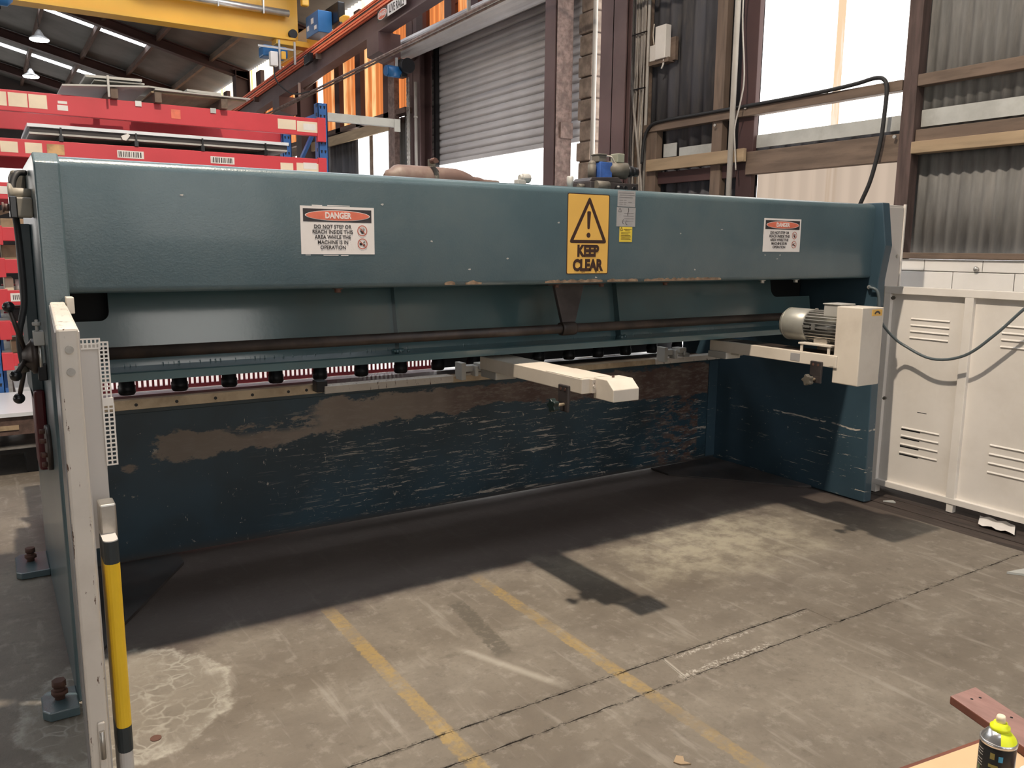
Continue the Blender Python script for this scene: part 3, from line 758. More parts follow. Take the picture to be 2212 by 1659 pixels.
# anchor feet: plates and jacking bolts outside the left plate, bracing plates inside
def foot(x0,x1,y0,y1,bx,by):
    f=MB().prism([(x0+.02,y0),(x1,y0),(x1,y1),(x0+.02,y1),(x0,y1-.03),(x0,y0+.03)],'Z',.002,.034).build('foot_plate',m_teal,mac,.004)
    MB().cyl((bx,by,.034),(bx,by,.075),.016,12).cyl((bx,by,.05),(bx,by,.066),.026,6).cyl((bx,by,.078),(bx,by,.10),.022,6).build('jacking_bolt',m_bolt,f)
foot(.02,.157,4.28,4.56,.085,4.44); foot(.05,.157,2.89,3.05,.105,2.98)
MB().prism([(XL1+.01,3.25),(.33,3.45),(.72,4.10),(.72,4.24),(XL1+.01,4.24)],'Z',.001,.014).build('brace_plate',m_oily,mac)
MB().prism([(4.52,3.36),(4.44,3.40),(3.90,4.06),(3.90,4.24),(4.52,4.24)],'Z',.001,.014).build('brace_plate',m_oily,mac)

# back gauge arms
def arm(x0,x1,y0,name='back_gauge_arm'):
    a=MB().box(x0,x1,y0,3.42,.968,1.030).build(name,m_cream,mac,.003)
    MB().box(x0-.014,x0,y0+.075,y0+.145,.915,.992).box(x0-.014,x0-.002,y0+.075,y0+.130,.880,.92).build('clamp_bracket',m_darkcast,a,.004)
    for yy in (y0+.095,y0+.125): MB().cyl((x0-.015,yy,.975),(x0-.011,yy,.975),.007,10).build('screw',m_bolt,a)
    return a
arm1=arm(2.005,2.165,2.605)
# stripe of shade-coloured sticker not modelled; knob with brass shaft
def knob(x,y,z,parent,m):
    MB().cyl((x-.045,y,z),(x,y,z),.0065,10).build('knob_shaft',m_blade,parent)
    b=MB(); pts=[]
    for i in range(30):
        a=2*pi*i/30; r=.0255+.005*math.cos(5*a); pts.append((y+r*math.cos(a),z+r*math.sin(a)))
    b.prism(pts,'X',x-.072,x-.045); b.build('knob',m,parent,.003)
knob(1.995,2.705,.912,arm1,m_knobgreen)
b=MB().prism([(2.473,.949),(2.473,.998),(2.515,1.034),(2.60,1.034),(2.60,.949)],'X',2.062,2.195); ec=b.build('end_cover',m_cream,arm1,.003)
b=MB().box(2.045,2.062,2.585,2.606,.972,1.026).cyl((2.052,2.58,1.0),(2.052,2.586,1.0),.007,10); b.build('hinge_tab',m_cream_edge,arm1)
MB().cyl((2.13,2.56,1.034),(2.13,2.56,1.041),.006,8).build('screw',m_bolt,arm1)
MB().box(2.006,2.164,2.62,2.86,1.030,1.0315).build('top_cover',m_cream,arm1)
arm2=arm(3.572,3.735,2.56)
knob(3.562,2.67,.90,arm2,m_olive)
MB().box(3.5705,3.572,2.78,2.84,.978,1.018).build('rating_plate',m_alu,arm2)
MB().box(3.60,3.735,2.60,3.30,1.030,1.0312).build('worn_top',m_pipe,arm2)
MB().box(3.5705,3.572,2.575,2.60,.975,1.02).build('end_tab',m_cream,arm2)
# carriage castings under the far ends of the arms
for xc in (2.03,3.58):
    b=MB().box(xc-.02,xc+.10,3.28,3.42,.93,.968).box(xc+.02,xc+.06,3.22,3.40,.955,.968).build('carriage',m_greypanel,mac,.004)
for xc in (2.36,3.92):
    c=MB().box(xc-.10,xc-.07,4.06,4.14,.80,.90).box(xc-.07,xc+.05,4.07,4.13,.845,.88).box(xc+.0,xc+.06,4.02,4.10,.86,.895).box(xc-.02,xc+.0,4.04,4.10,.82,.88).build('gauge_slide',m_greypanel,mac,.003)
    MB().box(xc+.05,xc+.10,4.03,4.09,.83,.855).cyl((xc+.04,4.02,.835),(xc+.04,4.02,.87),.008,10).build('slide_screw',m_zinc,c)
# drive box and motor on the second arm
box=MB().box(3.580,3.752,2.440,2.585,.892,1.278).build('drive_box',m_cream,mac,.004)
dx=MB().prism([(3.655,1.237),(3.735,1.237),(3.735,1.268),(3.655,1.268)],'Y',2.4375,2.4395); dx=dx.build('warning_decal',m_signy,box)
b=MB()
for i in range(9):
    a0=.55+ (pi-1.1)*i/9; a1=.55+(pi-1.1)*(i+.8)/9
b.prism([(3.672,1.246)]+[(3.695+.023*math.cos(a),1.246+.016*math.sin(a)) for a in [pi-.1-(pi-.2)*k/8 for k in range(9)]]+[(3.718,1.246)]+[(3.695+.014*math.cos(a),1.244+.009*math.sin(a)) for a in [.1+(pi-.2)*k/8 for k in range(9)]],'Y',2.4365,2.4376)
b.build('decal_symbol',m_ink,box)
b=MB().box(3.752,3.766,2.50,2.575,.905,1.10)
b.build('vent_backing',m_black,box)
b=MB()
for k in range(14): b.box(3.752,3.769,2.497,2.578,.905+k*.0142,.911+k*.0142)
b.box(3.752,3.769,2.497,2.504,.90,1.105).box(3.752,3.769,2.571,2.578,.90,1.105)
b.build('vent_grille',m_cream,box)
mx,mz=3.672,1.162
mot=MB().lathe([(0,.060),(.235,.064)],(mx,2.575,mz),(0,1,0),24).build('motor',m_zinc,mac)
fin=MB()
for k in range(28):
    a=2*pi*k/28
    if 1.15<a<2.0: continue
    cx,cz=mx+.070*math.cos(a),mz+.070*math.sin(a)
    fin.obox((cx,2.69,cz),(.026,.20,.0042),Matrix.Rotation(-a,3,'Y'))
fin.build('cooling_fins',m_zinc,mot)
MB().lathe([(-.005,.078),(0,.086),(.11,.086),(.135,.084),(.155,.074),(.160,.05),(.160,.0)],(mx,2.795,mz),(0,1,0),32).build('fan_cowl',m_cowl,mot)
MB().lathe([(0,.0872),(.006,.0872)],(mx,2.925,mz),(0,1,0),32).build('cowl_rib',m_cowl,mot)
MB().box(mx-.055,mx+.055,2.59,2.69,mz+.055,mz+.118).build('terminal_box',m_greypanel,mot,.006)
MB().box(mx-.06,mx+.06,2.586,2.694,mz+.118,mz+.125).build('terminal_lid',m_greypanel,mot,.003)
MB().box(mx-.03,mx+.02,2.70,2.76,mz+.066,mz+.084).box(mx-.0,mx+.02,2.775,2.785,mz+.066,mz+.09).build('lifting_pad',m_steel,mot,.003)
MB().box(mx-.087,mx-.080,2.715,2.735,mz-.015,mz+.014).box(mx-.0855,mx-.079,2.64,2.70,mz-.006,mz+.006).box(mx-.0855,mx-.079,2.745,2.79,mz-.006,mz+.006).build('fin_plate',m_zinc,mot)
b=MB().box(3.575,3.735,2.60,2.80,1.068,1.078).box(3.580,3.588,2.61,2.625,1.03,1.07).box(3.580,3.588,2.775,2.79,1.03,1.07).box(3.72,3.73,2.61,2.79,1.03,1.07).box(3.62,3.72,2.66,2.74,1.078,1.105)
b.build('motor_mount',m_cream,mot,.002)
MB().cyl((4.53,3.06,1.336),(4.505,3.04,1.336),.012,10).build('cable_gland',m_zinc,mac)

# left guard that folds out behind the left plate
def gx(y): return .1215+(y-2.0)*.0495
def gprism(a0,a1,y0,y1,z0,z1): return MB().prism([(gx(y0)+a0,y0),(gx(y0)+a1,y0),(gx(y1)+a1,y1),(gx(y1)+a0,y1)],'Z',z0,z1)
g=gprism(.0,.0425,2.0,2.945,.10,1.371).build('side_guard',m_cream_edge,mac,.006)
gprism(-.0025,0,2.01,2.94,.10,1.362).build('outer_shade_skin',m_shade_skin,g)  # shaded outer face of the guard, coloured in as a grey layer
for z in (1.325,1.276): MB().cyl((.1445,1.996,z),(.1445,2.001,z),.0085,14).cyl((.1445,1.9945,z),(.1445,1.997,z),.0045,6).build('bolt_head',m_steel,g)
gprism(.0427,.046,2.03,2.94,.10,1.36).build('guard_lining',m_greywhite,g)
MB().box(.212,.2335,2.90,2.96,1.335,1.387).build('guard_hinge_block',m_cream,mac,.003)
MB().box(.140,.156,1.992,2.001,.30,.45).build('hinge_plate',m_cream_edge,g,.003)
MB().cyl((.148,1.99,.36),(.148,1.99,.43),.006,8).build('hinge_pin',m_steel,g)
perf_flat=MB().box(.172,.222,2.205,2.209,.80,1.312).build('light_guard_cover',m_greywhite,mac)
pg=MB()
def perf(b,x0,x1,z0,z1,y,nx,nz,w=.0035,t_=.0025):
    for i in range(nx+1):
        xx=x0+(x1-x0-w)*i/nx; b.box(xx,xx+w,y,y+t_,z0,z1)
    for k in range(nz+1):
        zz=z0+(z1-z0-w)*k/nz; b.box(x0,x1,y-.0002,y+t_-.0002,zz,zz+w)
perf(pg,.2205,.2435,1.176,1.318,2.20,2,14)
perf(pg,.2205,.2465,1.010,1.165,2.197,2,14)
perf(pg,.178,.226,1.301,1.327,2.199,5,2)
pg.box(.2205,.2455,2.1955,2.1985,1.160,1.180)
pg.build('perforated_guard',m_white,mac,label='white perforated sheet guard')
b=MB().prism([(.186,2.08),(.222,2.08),(.222,2.14),(.186,2.14)],'Z',.86,.945); b.build('bent_tab',m_steel,mac,.004)
py=MB()
def post(z0,z1,m,nm):
    n=8; pl=[(.1845+.0155*1+.0158*math.cos(pi+pi*i/n),2.035+.0158*math.sin(pi+pi*i/n)) for i in range(n+1)]+[(.2158,2.12),(.1842,2.12)]
    return MB().prism(pl,'Z',z0,z1)
bp=post(.02,.8745,None,'').build('light_curtain_post',m_greywhite,mac)
def tape(z0,z1,m):
    n=8; pl=[(.200+.0168*math.cos(pi+pi*i/n),2.035+.0168*math.sin(pi+pi*i/n)) for i in range(n+1)]+[(.2168,2.10),(.1832,2.10)]
    MB().prism(pl,'Z',z0,z1).build('tape_band',m,bp)
tape(.818,.872,m_tapeb); tape(.405,.818,m_tapey); tape(.340,.405,m_tapeb)

# fittings outside the left plate
dsc=MB().lathe([(0,.082),(.014,.082),(.017,.078)],(.157,3.30,.832),(-1,0,0),28).build('pivot_flange',m_pipe,mac)
for k in range(8):
    a=2*pi*k/8+.2
    MB().cyl((.140,3.30+.064*math.cos(a),.832+.064*math.sin(a)),(.124,3.30+.064*math.cos(a),.832+.064*math.sin(a)),.0095,6).build('flange_bolt',m_bolt,dsc)
hw=MB().lathe([(0,.020),(.012,.058),(.030,.060),(.034,.052),(.045,.040),(.060,.022)],(.148,3.20,1.174),(-1,0,0),28).build('hand_wheel',m_pipe,mac)
MB().lathe([(0,.060),(.010,.060)],(.146,3.20,1.174),(-1,0,0),28).build('wheel_rim',m_zinc,hw)
for (ex,ey,ez) in ((.062,3.16,1.345),(.064,3.10,1.125),(.070,3.22,1.030)):
    b=MB().cyl((.104,3.20,1.174),(ex,ey,ez),.0075,10); sp=b.build('spoke',m_pipe,hw)
    MB().sph((ex,ey,ez),.0185,16).build('spoke_knob',m_blackpl,sp)
MB().box(.125,.157,3.14,3.20,1.215,1.262).cyl((.138,3.17,1.262),(.138,3.17,1.30),.006,8).cyl((.138,3.17,1.28),(.138,3.17,1.292),.014,8).build('stop_block',m_greypanel,mac,.003)
MB().box(.130,.157,3.15,3.19,1.095,1.15).build('stop_bracket',m_black,mac,.003)
b=MB().lathe([(0,.016),(.028,.018),(.050,.018),(.056,.032),(.066,.032)],(.157,3.24,1.715),(-1,0,0),18); b.build('switch_body',m_dust,mac)
sb=MB().box(.100,.157,3.17,3.23,1.635,1.70).build('limit_switch',m_dust,mac,.006)
MB().box(.090,.113,3.165,3.235,1.632,1.702).build('switch_cap',m_blackpl,sb,.004)
MB().cyl((.090,3.20,1.667),(.076,3.20,1.667),.012,12).cyl((.076,3.20,1.667),(.070,3.20,1.667),.017,12).build('roller',m_rustred,sb)
MB().tube([(.150,3.35,1.79),(.125,3.33,1.785),(.108,3.31,1.745),(.106,3.28,1.68),(.110,3.25,1.60),(.112,3.23,1.47),(.110,3.22,1.36),(.098,3.21,1.30),(.088,3.20,1.26),(.086,3.20,1.20),(.092,3.20,1.13)],.0105,10).build('hydraulic_hose',m_rubber,mac)
MB().cyl((.090,3.20,1.152),(.092,3.20,1.122),.016,6).build('hose_fitting',m_olive,mac)
MB().box(.110,.157,3.50,3.80,1.70,1.81).build('side_cover',m_olive,mac,.01)
MB().box(.12,.157,3.45,3.90,.98,1.62).build('side_rail',m_teal_dark,mac,.004)
MB().box(.118,.1205,3.48,3.52,1.42,1.50).box(.118,.1205,3.44,3.48,1.34,1.40).build('side_label',m_paper,mac)
MB().box(.12,.157,3.42,3.62,.72,1.02).build('side_valve',m_darkred,mac,.01)

# hydraulic parts on top of the machine
acc=MB().lathe([(0,.012),(.012,.030),(.03,.036),(.05,.052),(.07,.057),(.30,.057),(.36,.055),(.40,.047),(.44,.033),(.455,.024),(.49,.022),(.52,.014),(.60,.012)],(1.552,3.5,1.862),(1,0,0),24).build('accumulator',m_rustred,mac)
cl=MB().lathe([(0,.0585),(.022,.0585)],(1.778,3.5,1.862),(1,0,0),24).box(1.775,1.806,3.49,3.51,1.915,1.952).build('clamp_ring',m_olive,acc)
MB().cyl((1.775,3.47,1.94),(1.775,3.43,1.94),.013,6).cyl((1.79,3.48,1.938),(1.79,3.44,1.938),.007,8).build('clamp_bolt',m_bolt,cl)
MB().box(1.50,1.58,3.46,3.54,1.829,1.86).build('pipe_stub',m_rustred,mac,.008)
MB().box(1.66,1.75,3.40,3.44,1.829,1.856).build('cable_clip',m_olive,mac,.012)
MB().box(2.255,2.305,3.48,3.52,1.829,1.885).cyl((2.29,3.5,1.893),(2.335,3.5,1.893),.024,8).cyl((2.275,3.5,1.893),(2.295,3.5,1.893),.018,12).build('pipe_elbow',m_greypanel,mac,.004)
MB().lathe([(0,.008),(.02,.008),(.024,.013),(.05,.018),(.075,.018),(.08,.014)],(2.588,3.5,1.838),(0,0,1),14).build('breather',m_greypanel,mac)
vb=MB().box(2.675,3.00,3.44,3.62,1.829,1.895).prism([(2.675,1.895),(2.90,1.895),(2.87,1.925),(2.69,1.915)],'Y',3.45,3.60).build('valve_manifold',m_darkcast,mac,.004)
MB().cyl((2.70,3.43,1.872),(2.78,3.43,1.872),.026,16).build('manifold_plug',m_olive,vb)
for x in (2.905,2.965): MB().lathe([(0,.016),(.006,.016),(.0061,.010),(.002,.009)],(x,3.44,1.865),(0,-1,0),14).build('port',m_black,vb)
MB().lathe([(0,.022),(.02,.022),(.022,.017),(.03,.016)],(2.855,3.44,1.862),(0,-1,0),8).build('hex_plug',m_black,vb)
MB().cyl((2.64,3.5,1.87),(2.68,3.5,1.87),.014,8).build('port_stub',m_olive,vb)
vl=MB().box(2.752,2.832,3.46,3.54,1.912,1.998).build('solenoid_valve',m_valveb,mac,.003)
MB().cyl((2.83,3.50,1.965),(2.935,3.47,1.960),.043,20).build('solenoid',m_olive,vl)
MB().cyl((2.935,3.47,1.960),(2.965,3.46,1.958),.030,16).cyl((2.955,3.463,1.959),(2.995,3.452,1.957),.024,16).build('solenoid_nut',m_black,vl)
MB().cyl((2.99,3.453,1.957),(3.0,3.45,1.957),.022,12).build('solenoid_end',m_rustred,vl)
MB().box(2.865,2.915,3.46,3.52,2.0,2.048).build('coil_plug',m_oliveg,vl,.005)
MB().box(2.748,2.80,3.47,3.53,1.998,2.032).box(2.745,2.803,3.465,3.535,2.032,2.04).build('coil_plug',m_olive,vl,.003)
MB().cyl((2.728,3.5,1.91),(2.728,3.5,1.985),.022,14).sph((2.728,3.5,1.985),.022,12).build('relief_cap',m_olive,vl)
MB().tube([(2.80,3.48,2.03),(2.83,3.47,2.028),(2.85,3.47,2.005),(2.86,3.47,1.995)],.004,6).build('coil_wire',m_cablew,vl)
MB().box(3.02,3.10,3.46,3.50,1.829,1.85).box(3.15,3.32,3.42,3.44,1.832,1.84).build('cable_tray',m_timberl,mac)

# ------------------------------------------------------------------ stickers on the rear beam
ys=YF-.0012
def danger(x0,x1,z0,z1,parent,lbl):
    W,H=x1-x0,z1-z0; X=lambda u:x0+u*W; Z=lambda v:z0+v*H
    p=MB().box(x0,x1,ys,ys+.0012,z0,z1).build('danger_sign',m_signw,parent,label=lbl)
    MB().box(X(.035),X(.962),ys-.0004,ys,Z(.675),Z(.945)).build('black_header',m_signk,p)
    def ell(cx,cz,rx,rz,y,m,nm):
        MB().prism([(cx+rx*math.cos(2*pi*i/40),cz+rz*math.sin(2*pi*i/40)) for i in range(40)],'Y',y-.0003,y).build(nm,m,p)
    ell(X(.50),Z(.81),.440*W,.112*H,ys-.0005,m_signw,'oval_rim')
    ell(X(.50),Z(.81),.428*W,.101*H,ys-.0009,m_signr,'red_oval')
    text('DANGER',m_signw,(X(.50),ys-.0014,Z(.808)),H*.175,p,bold=H*.006,xs=.83*W/H/1.66)
    sx=.80*W/H/1.66
    for i,s in enumerate(('DO NOT STEP OR','REACH INSIDE THIS','AREA WHILE THE','MACHINE IS IN','OPERATION')):
        text(s,m_ink,(X(.425),ys-.0006,Z(.575-.109*i)),H*.108,p,bold=H*.0020,xs=sx*1.2)
    MB().box(X(.165),X(.395),ys-.0006,ys,Z(.525),Z(.531)).build('underline',m_ink,p)
    for cz,kind in ((.505,0),(.225,1)):
        cx,czz=X(.83),Z(cz); r=.115*H
        b=MB(); n=32
        vs=[];fs=[]
        for i in range(n):
            a=2*pi*i/n
            for rr in (r,r*.84): vs.append((cx+rr*math.cos(a),ys-.0009,czz+rr*math.sin(a)))
        for i in range(n): fs.append((2*i,2*i+1,(2*i+3)%(2*n),(2*i+2)%(2*n)))
        b.add(vs,fs); 
        b.obox((cx,ys-.0012,czz),(2*r*.92,.0004,r*.14),Matrix.Rotation(pi/4,3,'Y'))
        b.build('prohibition_ring',m_inkred,p)
        b=MB(); y=ys-.0007
        if kind==0:
            b.prism([(cx-.02*H,czz-.065*H),(cx+.03*H,czz-.065*H),(cx+.042*H,czz-.005*H),(cx-.03*H,czz-.005*H)],'Y',y,y+.0003)
            for fx,ang,L in ((-.024,-.28,.055),(-.004,-.06,.068),(.016,.14,.066),(.034,.38,.052)):
                c0=Vector((cx+fx*H,y+.0002,czz-.012*H)); d_=Vector((math.sin(ang),0,math.cos(ang)))
                b.obox(c0+d_*L*H/2,(.013*H,.0003,L*H),Matrix.Rotation(ang,3,'Y'))
            b.obox((cx-.040*H,y+.0002,czz-.015*H),(.012*H,.0003,.05*H),Matrix.Rotation(-.7,3,'Y'))
        else:
            for ox,oz,rx,rz in ((-.035,-.005,.036,.03),(.035,-.03,.030,.026)):
                b.prism([(cx+ox*H+rx*H*math.cos(2*pi*i/16),czz+oz*H+rz*H*math.sin(2*pi*i/16)) for i in range(16)],'Y',y,y+.0003)
            b.obox((cx+.03*H,y+.0002,czz+.035*H),(.012*H,.0003,.05*H),Matrix.Rotation(.5,3,'Y')).obox((cx+.048*H,y+.0002,czz+.03*H),(.012*H,.0003,.03*H),Matrix.Rotation(-.4,3,'Y'))
        b.build('hand_pictogram' if kind==0 else 'foot_pictogram',m_ink,p)
    return p
danger(1.014,1.309,1.521,1.700,mac,'larger white DANGER sticker toward the left of the beam')
danger(3.558,3.860,1.543,1.7215,mac,'smaller-looking white DANGER sticker at the right end of the beam')
# keep clear
kx0,kx1,kz0,kz1=2.247,2.490,1.434,1.799
def rrect(x0,x1,z0,z1,r):
    P=[]
    for cx,cz,a0 in ((x1-r,z1-r,0),(x0+r,z1-r,pi/2),(x0+r,z0+r,pi),(x1-r,z0+r,1.5*pi)):
        P+=[(cx+r*math.cos(a0+pi/2*k/4),cz+r*math.sin(a0+pi/2*k/4)) for k in range(5)]
    return P
kc=MB().prism(rrect(kx0,kx1,kz0,kz1,.008),'Y',ys,ys+.001).build('keep_clear_sign',m_signbrown,mac,label='yellow KEEP CLEAR warning sticker')
MB().prism(rrect(kx0+.004,kx1-.004,kz0+.004,kz1-.004,.006),'Y',ys-.0004,ys).build('yellow_field',m_signy,kc)
def rtri(pts,r):
    P=[];n=len(pts)
    for i in range(n):
        p0,p1,p2=Vector(pts[i-1]),Vector(pts[i]),Vector(pts[(i+1)%n])
        a=(p0-p1).normalized()*r; c=(p2-p1).normalized()*r
        for k in range(5):
            t_=k/4; P.append(tuple(p1+a*(1-t_)**2+c*t_**2))
    return P
kw=kx1-kx0; kh=kz1-kz0
KX=lambda u:kx0+u*kw; KZ=lambda v:kz0+v*kh
MB().prism(rtri([(KX(.045),KZ(.388)),(KX(.955),KZ(.388)),(KX(.515),KZ(.975))],.018),'Y',ys-.0008,ys-.0004).build('warning_triangle',m_signbrown,kc)
MB().prism([(KX(.155),KZ(.428)),(KX(.845),KZ(.428)),(KX(.512),KZ(.875))],'Y',ys-.0012,ys-.0008).build('triangle_field',m_signy,kc)
b=MB().prism([(KX(.46),KZ(.77)),(KX(.475),KZ(.785)),(KX(.535),KZ(.785)),(KX(.55),KZ(.77)),(KX(.528),KZ(.575)),(KX(.515),KZ(.562)),(KX(.485),KZ(.562)),(KX(.472),KZ(.575))],'Y',ys-.0016,ys-.0012)
b.prism([(KX(.502)+.0115*math.cos(2*pi*i/18),KZ(.488)+.0115*math.sin(2*pi*i/18)) for i in range(18)],'Y',ys-.0016,ys-.0012)
b.build('exclamation_mark',m_signbrown,kc)
text('KEEP',m_signbrown,(KX(.50),ys-.001,KZ(.285)),.070,kc,bold=.004,xs=.82)
text('CLEAR',m_signbrown,(KX(.50),ys-.001,KZ(.106)),.070,kc,bold=.004,xs=.82)
b=MB()
for u in (.36,.39,.42,.68,.71,.78): b.box(KX(u),KX(u+.018),ys-.0007,ys-.0004,KZ(.020),KZ(.034))
b.build('small_print',m_signbrown,kc)
def plate(x0,x1,z0,z1,m,nm,rows,ink=m_ink,lab=None,tri=None):
    p=MB().box(x0,x1,ys,ys+.0012,z0,z1).build(nm,m,mac,label=lab)
    b=MB(); W=x1-x0;H=z1-z0
    for v,u0,u1 in rows: b.box(x0+u0*W,x0+u1*W,ys-.0004,ys,z0+v*H-.0009,z0+v*H+.0009)
    if tri:
        cx,cz,r=x0+tri[0]*W,z0+tri[1]*H,tri[2]
        for a in (pi/2,pi/2+2*pi/3,pi/2+4*pi/3):
            q0=Vector((cx+r*math.cos(a),ys-.0004,cz+r*math.sin(a))); q1=Vector((cx+r*math.cos(a+2*pi/3),ys-.0004,cz+r*math.sin(a+2*pi/3)))
            b.bar(q0,q1,.002,.0006,(0,1,0))
    b.build('small_print',ink,p); return p
m_inkgrey=M('ink_grey',(.17,.16,.16),.6)
plate(2.538,2.646,1.748,1.822,m_alu,'data_plate',[(.86,.08,.92),(.72,.12,.95),(.58,.08,.85),(.40,.1,.3),(.40,.36,.5),(.28,.1,.3),(.28,.36,.5),(.28,.6,.8),(.16,.1,.28),(.16,.36,.48)],m_inkgrey,'upper silver data plate with small print')
ap=plate(2.535,2.650,1.656,1.745,m_alu,'instruction_plate',[(.70,.4,.9),(.55,.35,.9),(.42,.4,.9),(.30,.5,.9)],m_inkgrey,'lower silver plate with black pen mark',(.16,.84,.011))
MB().tube([(2.604,ys-.0005,1.742),(2.606,ys-.0005,1.73),(2.602,ys-.0005,1.718),(2.602,ys-.0005,1.708)],.0014,5).tube([(2.578,ys-.0005,1.69),(2.570,ys-.0005,1.68),(2.576,ys-.0005,1.668)],.001,5).tube([(2.594,ys-.0005,1.684),(2.590,ys-.0005,1.672),(2.600,ys-.0005,1.665)],.001,5).build('pen_mark',m_ink,ap)
plate(2.555,2.633,1.584,1.654,m_labely,'caution_label',[(.84,.3,.95),(.75,.42,.8),(.62,.1,.85),(.54,.1,.7),(.44,.1,.85),(.34,.1,.9),(.26,.1,.8),(.18,.1,.88)],m_signbrown,'small yellow caution label',(.14,.84,.009))
# glue tears around the left sticker
b=MB()
for x0_,x1_,z_ in ((1.12,1.21,1.7035),(1.06,1.10,1.7025),(1.10,1.16,1.517),(1.17,1.20,1.516),(1.03,1.05,1.518)):
    b.box(x0_,x1_,ys+.0006,ys+.0012,z_-.0015,z_+.0015)
b.build('glue_tear',m_paper,mac)
# paint nicks
b=MB()
for x,z in ((1.345,1.715),(.60,1.72),(1.56,1.575),(1.93,1.505),(3.24,1.655),(3.06,1.45),(3.58,1.525),(3.70,1.525),(3.68,1.505),(2.42,1.418),(2.95,1.63),(2.20,1.665),(1.74,1.46)):
    b.prism([(x+.006*random.uniform(.5,1.6)*math.cos(a),z+.004*random.uniform(.4,1.3)*math.sin(a)) for a in (0,1,2.1,3.2,4.2,5.2)],'Y',ys+.0004,ys+.0012)
b.build('paint_nick',m_greypanel,mac)

# ------------------------------------------------------------------ things at the right
ec_=thing('electrical_cabinet','tall grey-white electrical cabinet behind the right end of the shear','cabinet',(4.79,3.35,0))
MB().box(4.625,4.97,3.15,3.60,.02,1.838).build('cabinet_body',m_greywhite,ec_,.004)
MB().box(4.64,4.955,3.142,3.15,.04,1.825).build('door',m_greywhite,ec_,.003)
MB().box(4.958,4.972,3.135,3.15,.02,1.845).build('door_edge',m_white,ec_,.002)
MB().cyl((4.92,3.142,1.52),(4.92,3.138,1.52),.011,12).build('door_screw',m_zinc,ec_)
MB().cyl((4.615,3.10,1.80),(4.68,3.10,1.80),.016,6).build('lifting_bolt',m_bolt,ec_)
MB().box(4.60,4.66,3.085,3.16,1.785,1.815).build('lifting_lug',m_greywhite,ec_)

lg=thing('louvred_guard','white louvred guard panels in one frame, standing along the right wall','guard',(4.82,2.5,0))
X0=4.80
fr=MB()
for y0,y1 in ((3.085,3.1295),(2.566,2.618),(2.02,2.07),(1.4605,1.51)): fr.box(X0+.0012,X0+.044,y0,y1,.0505,1.335)
fr.box(X0,X0+.045,1.46,3.13,1.290,1.336).box(X0,X0+.045,1.46,3.13,.05,.088)
fr.build('frame',m_white,lg,.003)
for y0,y1 in ((2.618,3.085),(2.07,2.566),(1.51,2.02)):
    pn=MB().box(X0+.030,X0+.036,y0,y1,.088,1.29).build('panel',m_white,lg)
    for zs in ((1.137,1.098,1.060,1.020),(.448,.396,.342,.288)):
        for z in zs:
            ya,yc=y0+.09,y0+.335
            lv=MB().prism([(X0+.030,z+.010),(X0+.023,z+.003),(X0+.023,z+.001),(X0+.030,z-.001)],'Y',ya,yc).build('louvre',m_white,pn)
    for z in (.43,.375,.32,.268) if y0>2.6 else ():
        MB().box(X0+.0295,X0+.030,2.83,2.955,z+.006,z+.014).build('louvre_slot',m_black,pn)
MB().box(X0+.0292,X0+.030,2.80,2.86,.563,.567).build('scratch',m_black,lg)
for y,z in ((3.10,1.262),(3.105,.62)): MB().cyl((X0+.03,y-.02,z),(X0+.012,y-.02,z),.011,8).cyl((X0+.012,y-.02,z),(X0+.004,y-.02,z),.006,8).build('latch_bolt',m_olive,lg)
for y in (3.10,1.5): MB().box(X0+.0,X0+.05,y-.02,y+.02,0,.05).build('foot',m_white,lg)
MB().box(X0+.005,X0+.04,2.57,2.61,0,.05).build('foot',m_white,lg)
tag(MB().tube([(4.497,3.035,1.336),(4.507,2.992,1.322),(4.520,2.980,1.27),(4.532,2.982,1.205),(4.555,2.982,1.145),(4.605,2.985,1.098),(4.67,2.97,1.040),(4.72,2.92,.985),(4.72,2.735,.922),(4.72,2.545,.963),(4.72,2.385,1.10),(4.72,2.245,1.255),(4.74,2.10,1.40),(4.78,1.9,1.55)],.0085,10).build('power_cable',m_cable),'blue-grey cable sagging in a loop across the white louvred guard','cable')
b=MB(); vs=[];n=8
for i in range(n+1):
    for j in range(5): vs.append((4.70+.17*j/4,2.16+.20*i/n+.02*j,.006+.012*math.sin(i*.9+j*.7)**2))
b.add(vs,[(i*5+j,i*5+j+1,i*5+j+6,i*5+j+5) for i in range(n) for j in range(4)],True)
tag(b.build('paper_sheet',m_paper),'crumpled white paper on the floor boards under the louvred guard','paper')
tag(MB().prism([(4.10,1.90),(4.30,1.86),(4.30,1.80),(4.16,1.82)],'Z',.001,.012).build('metal_offcut',m_flash),'grey metal offcut lying on the floor at the right edge','offcut')
tag(MB().prism([(4.66,2.93),(4.72,2.90),(4.70,2.87)],'Z',-.004,.004).build('paper_scrap',m_flash),'small torn scrap on the boards beside the right side plate','scrap')
tag(MB().prism([(1.66,1.655),(1.69,1.675),(1.705,1.66),(1.69,1.64),(1.70,1.62),(1.67,1.635)],'Z',.001,.005).build('dry_leaf',m_timberl),'small dry brown leaf alone on the concrete near the walkway line','leaf')
tag(MB().cyl((.345,2.62,.0),(.345,2.62,.003),.017,16).build('coin_cap',m_bolt),'round brown metal cap on the concrete by the black and yellow post','cap')

